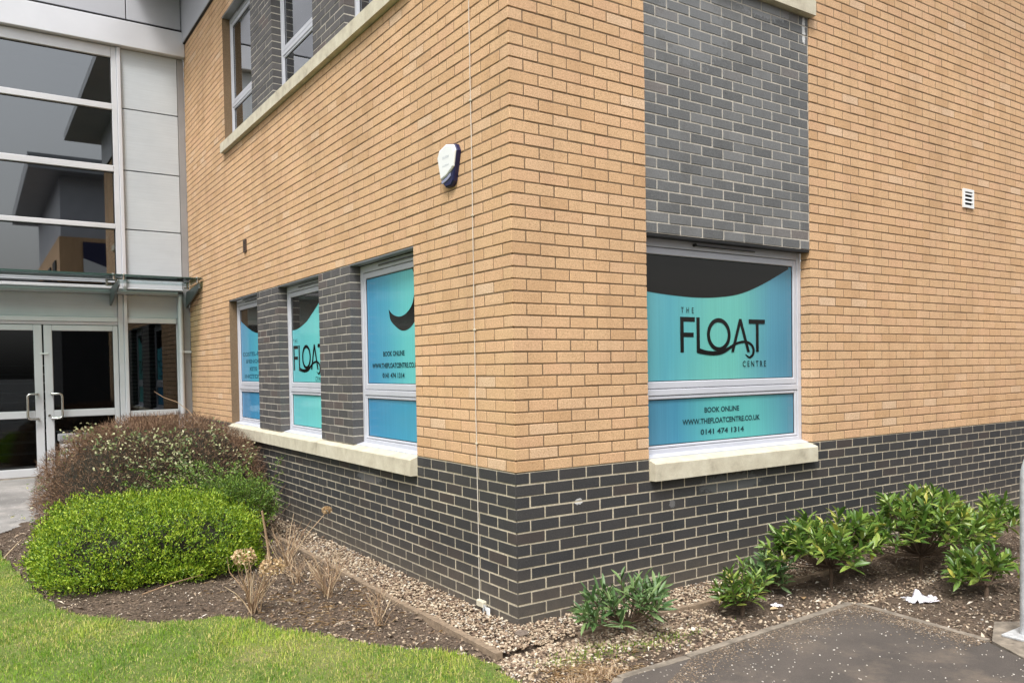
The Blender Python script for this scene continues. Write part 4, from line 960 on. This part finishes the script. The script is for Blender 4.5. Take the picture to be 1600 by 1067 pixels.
# laurels on the right
LF = {}
def leaf_mesh_(key, mat, bend, wid):
    if key in LF: return LF[key]
    V, F = [], []; N = 5
    for i in range(N + 1):
        t = i / N; w = wid * math.sin(math.pi * min(1, t * .93 + .05)) ** .8 * (1 if i < N else .0); z = -bend * t * t
        V += [(-w, t, z + w * .45), (0, t, z), (w, t, z + w * .45)]
    for i in range(N):
        a = 3 * i; F += [(a, a + 1, a + 4, a + 3), (a + 1, a + 2, a + 5, a + 4)]
    me = npmesh('leaf', V, F, smooth=True); me.materials.append(M[mat]); LF[key] = me; return me
def laurel(name, x, y, W_, Dp, H, shoots, label, mat='laurel', ll=(.075, .115), lw=.13, per=10, trunk=.10, clip=None, cap=300):
    z0 = float(soil_z(np.array(x), np.array(y))); e = empty(name, (x, y, z0), label, 'shrub', 'evergreen shrubs by the plinth'); leaves = []
    for i in range(shoots):
        th = random.uniform(0, 6.283); rr = math.sqrt(random.random()); tip = Vector((math.cos(th) * rr * W_, math.sin(th) * rr * Dp, trunk * .8 + (H - trunk * .8) * math.sqrt(max(0, 1 - rr * rr * .8)) * random.uniform(.30, 1.0) ** .75))
        if y + tip.y > -.06: tip.y = -.06 - y
        root = Vector((random.gauss(0, .01), random.gauss(0, .01), trunk * .7)); b = MB()
        mid = root.lerp(tip, .5) + Vector((0, 0, -.03)); b.tube([root, mid, tip], [.006, .004, .0025], 5); link('stem', b.mesh('stem'), 'bark', e)
        ax = (tip - mid).normalized()
        for j in range(per):
            t = j / per; ph_ = j * 2.4 + random.uniform(-.3, .3); out = Vector((math.cos(ph_), math.sin(ph_), 0)); out = (out - ax * out.dot(ax)).normalized()
            dirv = (ax * (.15 + .85 * t) + out * (1.05 - .45 * t) + Vector((0, 0, .25))).normalized()
            p = tip - ax * (.11 * (1 - t)); leaves.append((p, dirv, random.uniform(*ll) * (.8 + .2 * (1 - abs(t - .4)))))
    b = MB(); b.tube([(0, 0, -.02), (.006, 0, trunk * .4), (0, 0, trunk * .75)], [.017, .014, .010], 7); link('trunk', b.mesh('trunk', True), 'bark', e)
    leaves.sort(key=lambda q: -(q[0].z + .6 * (-q[0].y)))
    vs = [leaf_mesh_((mat, k_, lw), mat, (.05, .16, .30)[k_], lw) for k_ in range(3)]
    for i, (p, dv, s) in enumerate(leaves[:cap]):
        o = bpy.data.objects.new('leaf', vs[i % 3]); COL.objects.link(o); o.parent = e; o.location = p
        sd = dv.cross(Vector((0, 0, 1))); sd = sd.normalized() if sd.length > .05 else Vector((1, 0, 0)); un = sd.cross(dv); a = random.gauss(0, .5)
        sd2 = sd * math.cos(a) + un * math.sin(a); un2 = sd2.cross(dv)
        mm_ = Matrix((sd2, dv, un2)).transposed(); o.rotation_euler = mm_.to_euler(); o.scale = (s, s, s)
    if len(leaves) > cap:
        rest = leaves[cap:]; P = np.array([q[0] for q in rest]); D = np.array([q[1] for q in rest]); s = np.array([q[2] for q in rest])
        leafset('foliage', mat, P, D, np.array([[0, 0, 1.0]] * len(rest)) + rng.normal(0, .3, (len(rest), 3)), s, s * lw * 2.2, rng.random(len(rest)) * .9, e)
    return e
laurel('laurel_shrub', .43, -.53, .38, .22, .36, 38, 'small grey green long leaved shrub nearest the wall corner', 'laurelg', (.085, .13), .095, 9, .08)
laurel('laurel_shrub', 1.34, -.62, .19, .18, .35, 30, 'compact round glossy shrub, second from the wall corner, beside paper scrap', 'laurel', (.07, .10), .11, 11, .10)
laurel('laurel_shrub', 1.86, -.42, .22, .16, .32, 26, 'sparse greyish shrub close to the plinth behind the compact round one', 'laurelg', (.07, .10), .12, 10, .05)
laurel('laurel_shrub', 2.28, -.62, .58, .36, .55, 84, 'wide bushy laurel on a bare trunk right of the window sill end', 'laurel', (.085, .13), .14, 10, .22)
laurel('laurel_shrub', 3.14, -.80, .66, .46, .64, 112, 'largest and tallest laurel bush behind the crumpled white paper', 'laurel', (.085, .13), .14, 10, .20)
laurel('laurel_shrub', 2.90, -1.40, .34, .26, .36, 26, 'low laurel sprig in front, right of the crumpled white paper', 'laurel', (.085, .12), .15, 10, .12)
laurel('laurel_shrub', 4.10, -.75, .48, .40, .48, 40, 'rightmost laurel bush, partly behind the grey steel hoop', 'laurel', (.085, .13), .14, 10, .2)
# weeds and moss tufts by the corner
n = 1100; a = np.concatenate([rng.normal(.0, .13, n // 2), rng.normal(.42, .25, n // 2)]); b_ = np.concatenate([rng.normal(-.60, .06, n // 2), rng.normal(-.72, .06, n // 2)])
tag(blades('weeds', 'grass', a, b_, soil_z(a, b_), rng.uniform(.012, .035, n), np.full(n, .003), .8, np.clip(rng.normal(.15, .3, n), 0, .99)), 'thin weeds and dry grass tufts growing by the corner shrub', 'weeds', kind='stuff')
n = 320; a = np.concatenate([rng.normal(-.27, .07, n // 2), rng.normal(-.08, .07, n // 2)]); b_ = np.concatenate([rng.normal(-.93, .03, n // 2), rng.normal(-.93, .035, n // 2)])
tag(blades('dry_grass', 'straw', a, b_, soil_z(a, b_), rng.uniform(.04, .09, n), np.full(n, .003), .9, np.clip(rng.normal(.7, .2, n), 0, .99)), 'pale dead grass tuft at the path edging near the corner', 'grass', kind='stuff')

# ------------------------------------------------------------------ things on the walls
# alarm box
ab = empty('alarm_box', (0, .725, 2.045), 'white and navy tapered alarm siren box on the left wall', 'alarm')
def shield(s, zt, zb2, yo=0):
    return [(-.155 * s, .075 * s + zt), (-.12 * s, .125 * s + zt), (.0, .15 * s + zt), (.12 * s, .125 * s + zt), (.155 * s, .075 * s + zt), (.085 * s, -.135 * s + zb2), (.045 * s, -.165 * s + zb2), (-.045 * s, -.165 * s + zb2), (-.085 * s, -.135 * s + zb2)]
def loft(rings, name, mat, parent):
    V, F = [], []; n = len(rings[0][1])
    for x, pl in rings: V += [(x, p[0], p[1]) for p in pl]
    for k_ in range(len(rings) - 1):
        for i in range(n): F.append((k_ * n + i, k_ * n + (i + 1) % n, (k_ + 1) * n + (i + 1) % n, (k_ + 1) * n + i))
    F.append(tuple(range((len(rings) - 1) * n, len(rings) * n)))
    me = bpy.data.meshes.new(name); me.from_pydata(V, [], F); me.update(); return link(name, me, mat, parent)
loft([(-.0, shield(1, 0, 0)), (-.045, shield(1, 0, 0)), (-.060, shield(.94, 0, 0))], 'base', 'navy', ab)
def cover(s): return [(-.150 * s, .072 * s), (-.118 * s, .120 * s), (.0, .145 * s), (.118 * s, .120 * s), (.150 * s, .072 * s), (.118 * s, -.035 * s), (.05 * s, -.055 * s), (.03 * s, -.10 * s), (-.03 * s, -.10 * s), (-.05 * s, -.055 * s), (-.118 * s, -.035 * s)]
def cover(s): return [(-.150 * s, .072 * s), (-.118 * s, .120 * s), (.0, .145 * s), (.118 * s, .120 * s), (.150 * s, .072 * s), (.098 * s, -.105 * s), (.0, -.088 * s), (-.085 * s, -.055 * s), (-.118 * s, -.035 * s)]
loft([(-.0605, cover(1)), (-.072, cover(.99)), (-.083, cover(.90))], 'cover', 'white', ab)
loft([(-.0608, [(.096, -.110), (.0, -.094), (-.060, -.072), (-.056, -.098), (.0, -.120), (.088, -.134)]), (-.070, [(.094, -.112), (.0, -.096), (-.058, -.075), (-.055, -.098), (.0, -.118), (.087, -.131)])], 'strobe', 'lav', ab)
pm = MB()
for (y0, y1, zc, h) in ((-.055, .055, .050, .020), (-.050, .060, -.010, .014)):
    k_ = 8
    for i in range(k_):
        a = y0 + (y1 - y0) * i / k_; pm.box((-.0842, a, zc - h / 2), (-.0832, a + (y1 - y0) / k_ * .62, zc + h / 2 * random.uniform(.3, 1)))
link('faded_print', pm.mesh('faded_print'), 'faint', ab)
ab.scale = (.60, .84, .92)
# lightning cable with clips and earth clamp
ca = empty('cable', (0, .452, GZ), 'thin white cable running straight down the left wall near the corner', 'cable')
pts = [(-.006 + random.uniform(-.001, .001), .0022 * math.sin(z * 2.3) + random.uniform(-.0012, .0012), z - GZ) for z in np.arange(-.93, 5.55, .13)]
link('conductor', MB().tube(pts, .0032, 6).mesh('conductor', True), plain('pale_cable', (.58, .53, .46), .6), ca); 
for z in np.arange(-.6, 5.4, .75): link('clip', MB().cbox((-.013, -.009, z - GZ), (.001, .009, z + .012 - GZ), .002).mesh('clip'), 'stone', ca)
link('clamp', MB().cbox((-.03, -.085, .03), (.002, .006, .075), .006).mesh('clamp'), 'stone', ca)
link('rod', MB().tube([(-.02, -.077, -.02), (-.02, -.08, .06), (-.018, -.112, .02)], .008, 8).mesh('rod', True), 'galv', ca)
link('tag', MB().cbox((-.032, -.167, -.015), (-.024, -.127, .050), .003).mesh('tag'), 'white', ca)
# vents
def vent(y=None, x=None, z=0, w=.2, h=.17, mat='white', slats=3, label='', dark='black'):
    L_side = x is None; e = empty('wall_vent', (0, y, z) if L_side else (x, 0, z), label, 'vent')
    def bx(a0, a1, z0, z1, d0, d1, c=.002):
        b = MB(); b.cbox((d0, a0, z0), (d1, a1, z1), c) if L_side else b.cbox((a0, d0, z0), (a1, d1, z1), c); return b
    t = .028 if slats < 9 else .01
    for (a0, a1, z0, z1) in ((-w / 2, -w / 2 + t, -h / 2, h / 2), (w / 2 - t, w / 2, -h / 2, h / 2), (-w / 2 + t, w / 2 - t, -h / 2, -h / 2 + t), (-w / 2 + t, w / 2 - t, h / 2 - t, h / 2)):
        link('frame', bx(a0 + .0003, a1 - .0003, z0, z1, -.018, .002).mesh('frame'), mat, e)
    link('backing', bx(-w / 2 + t, w / 2 - t, -h / 2 + t, h / 2 - t, -.003, .001).mesh('backing'), dark, e)
    ih = h - 2 * t
    for i in range(slats):
        zc = -h / 2 + t + ih * (i + .9) / (slats + .3); b = MB()
        sd = [(-.017, zc - .010), (-.012, zc - .012), (-.002, zc + .004), (-.007, zc + .006)]
        b.prism(sd, 1 if L_side else 0, -w / 2 + t + .001, w / 2 - t - .001); link('slat', b.mesh('slat'), mat, e)
vent(x=5.41, z=2.25, w=.20, h=.185, label='small white three slat vent high on the right wall')
vent(y=5.80, z=2.165, w=.10, h=.15, mat='brownvent', slats=4, label='tiny dark brown vent on the left wall above the far window')
# drainpipe
dpz = 1.80; dpe = empty('drainpipe', (-.15, YE - .075, DZ), 'grey round drainpipe in the corner beside the entrance side window', 'drainpipe')
link('pipe', MB().tube([(0, 0, 0), (0, 0, dpz - DZ)], .037, 16).mesh('pipe', True), 'alu', dpe)
for z in (.16, 1.2): link('pipe_clip', MB().tube([(0, 0, z + .5), (0, 0, z + .54)], .043, 16).box((.035, -.01, z + .505), (.14, .02, z + .535)).mesh('pipe_clip', True), 'alu', dpe)
# slatted unit behind the door glass
he = empty('slatted_unit', (-1.61, YE - .32, DZ), 'white slatted bin with grey top in front of the right door', 'bin')
link('top', MB().cbox((-.19, -.10, .50), (.19, .10, .60), .01).mesh('top'), 'aludark', he)
for i in range(6): link('slat', MB().cbox((-.17, -.10, .04 + i * .075), (.17, -.06, .092 + i * .075), .008).mesh('slat'), 'white', he)
link('body', MB().box((-.17, -.055, 0), (.17, .09, .498)).mesh('body'), 'interior', he)
# steel hoop barrier on its concrete pad
pad = poly_mesh('concrete_pad', [(1.94, -1.90), (2.30, -1.74), (3.25, -2.45), (3.0, -2.85), (1.80, -2.13)], -.926, 'concrete', thick=.15)
hd = Vector((.80, -.60, 0)); hb = Vector((2.165, -1.985, -.926))
he = empty('hoop_barrier', hb, 'grey galvanised tubular hoop barrier at the right edge of the path', 'barrier')
pts = [Vector((0, 0, 0)), Vector((0, 0, .90))]
for i in range(1, 13):
    an = math.pi / 2 * i / 12; pts.append(Vector((0, 0, .90)) + hd * (.25 * (1 - math.cos(an))) + Vector((0, 0, .25 * math.sin(an))))
for i in range(0, 13):
    an = math.pi / 2 * i / 12; pts.append(hd * (.75 + .25 * math.sin(an)) + Vector((0, 0, .90 + .25 * math.cos(an))))
pts.append(hd * 1.0)
link('tube', MB().tube(pts, .036, 18).mesh('tube', True), 'galv', he)
for p in (Vector((0, 0, 0)), hd * 1.0):
    link('base_plate', MB().cbox(tuple(p + Vector((-.11, -.09, .0))), tuple(p + Vector((.11, .09, .014))), .003).mesh('base_plate'), 'galv', he)
# litter
def crumple(name, x, y, size, label, seed):
    r2 = np.random.default_rng(seed); n = 14; V = []; F = []
    for j in range(n + 1):
        for i in range(n + 1):
            u, v = i / n - .5, j / n - .5; h = .45 * math.exp(-((u + .12) ** 2 + (v - .05) ** 2) / .03) + .28 * math.exp(-((u - .25) ** 2 + (v + .05) ** 2) / .015) + r2.normal(0, .055)
            V.append((u * 1.05 + r2.normal(0, .03), v * .65 + r2.normal(0, .03), max(.02, h * .75)))
    for j in range(n):
        for i in range(n): a = j * (n + 1) + i; F.append((a, a + 1, a + n + 2)); F.append((a, a + n + 2, a + n + 1))
    V = np.array(V) * size; o = link(name, npmesh(name, V, F), 'paper'); o.location = (x, y, float(soil_z(np.array(x), np.array(y))) + .004); o.rotation_euler = (0, 0, -.6); return tag(o, label, 'litter')
crumple('crumpled_paper', 2.52, -1.16, .21, 'crumpled white paper lying on soil under the laurels', 3)
crumple('paper_scrap', 1.60, -.69, .07, 'small torn white paper scrap beside the compact round shrub', 5)
for x, y, lab in ((1.52, -.70, 'dry tan fallen leaf beside the small paper scrap'), (1.84, -.72, 'orange brown fallen leaf near the wide laurel trunk')):
    me = leaf_mesh_(('flower', 9, .3), 'flower', .2, .3); o = bpy.data.objects.new('dead_leaf', me); COL.objects.link(o); o.location = (x, y, float(soil_z(np.array(x), np.array(y))) + .012); o.scale = (.07, .07, .07); o.rotation_euler = (.1, .1, random.uniform(0, 6)); tag(o, lab, 'leaf')

# ------------------------------------------------------------------ the building across the car park (seen in the entrance glass)
op = empty('opposite_building', (6, -24, -1.0), 'brick and grey clad building with deep eaves, reflected in the entrance glass', 'building')
def ob(mb, name, mat): o = mb.build(name, mat, op); o.location = (-6, 24, 1.0); return o
ob(MB().box((.6, -34, -1.0), (16, -20, 3.6)), 'plinth', 'pierbrick')
ob(MB().box((.62, -33.98, 3.6), (15.98, -20.02, 6.9)), 'wall', 'buff')
ob(MB().box((.7, -33.9, 6.9), (15.9, -20.1, 9.6)), 'cladding', 'soffit')
ob(MB().box((-.55, -35, 9.6), (17, -18.9, 10.25)), 'roof', 'aludark')
for x in (3.4, 6.2, 9.0):
    for z in (.2, 4.3):
        w = ob(MB().box((x, -20.06, z), (x + 1.5, -19.95, z + 1.7)), 'window', 'frame'); link('pane', MB().box((x + .1, -19.949, z + .1), (x + 1.4, -19.94, z + 1.6)).mesh('pane'), 'dimteal' if z < 3 else 'black', w)
for y in (-23, -26, -29): ob(MB().box((.55, y, 4.3), (.68, y + 1.5, 6.0)), 'window', 'black')
sg = ob(MB().box((1.55, -19.99, 5.0), (2.85, -19.92, 6.7)), 'sign_board', 'navy')
link('sign_panel', MB().prism([(1.55, 5.0), (2.85, 5.0), (2.85, 5.45), (1.55, 5.95)], 1, -19.918, -19.91).mesh('sign_panel'), 'white', sg)
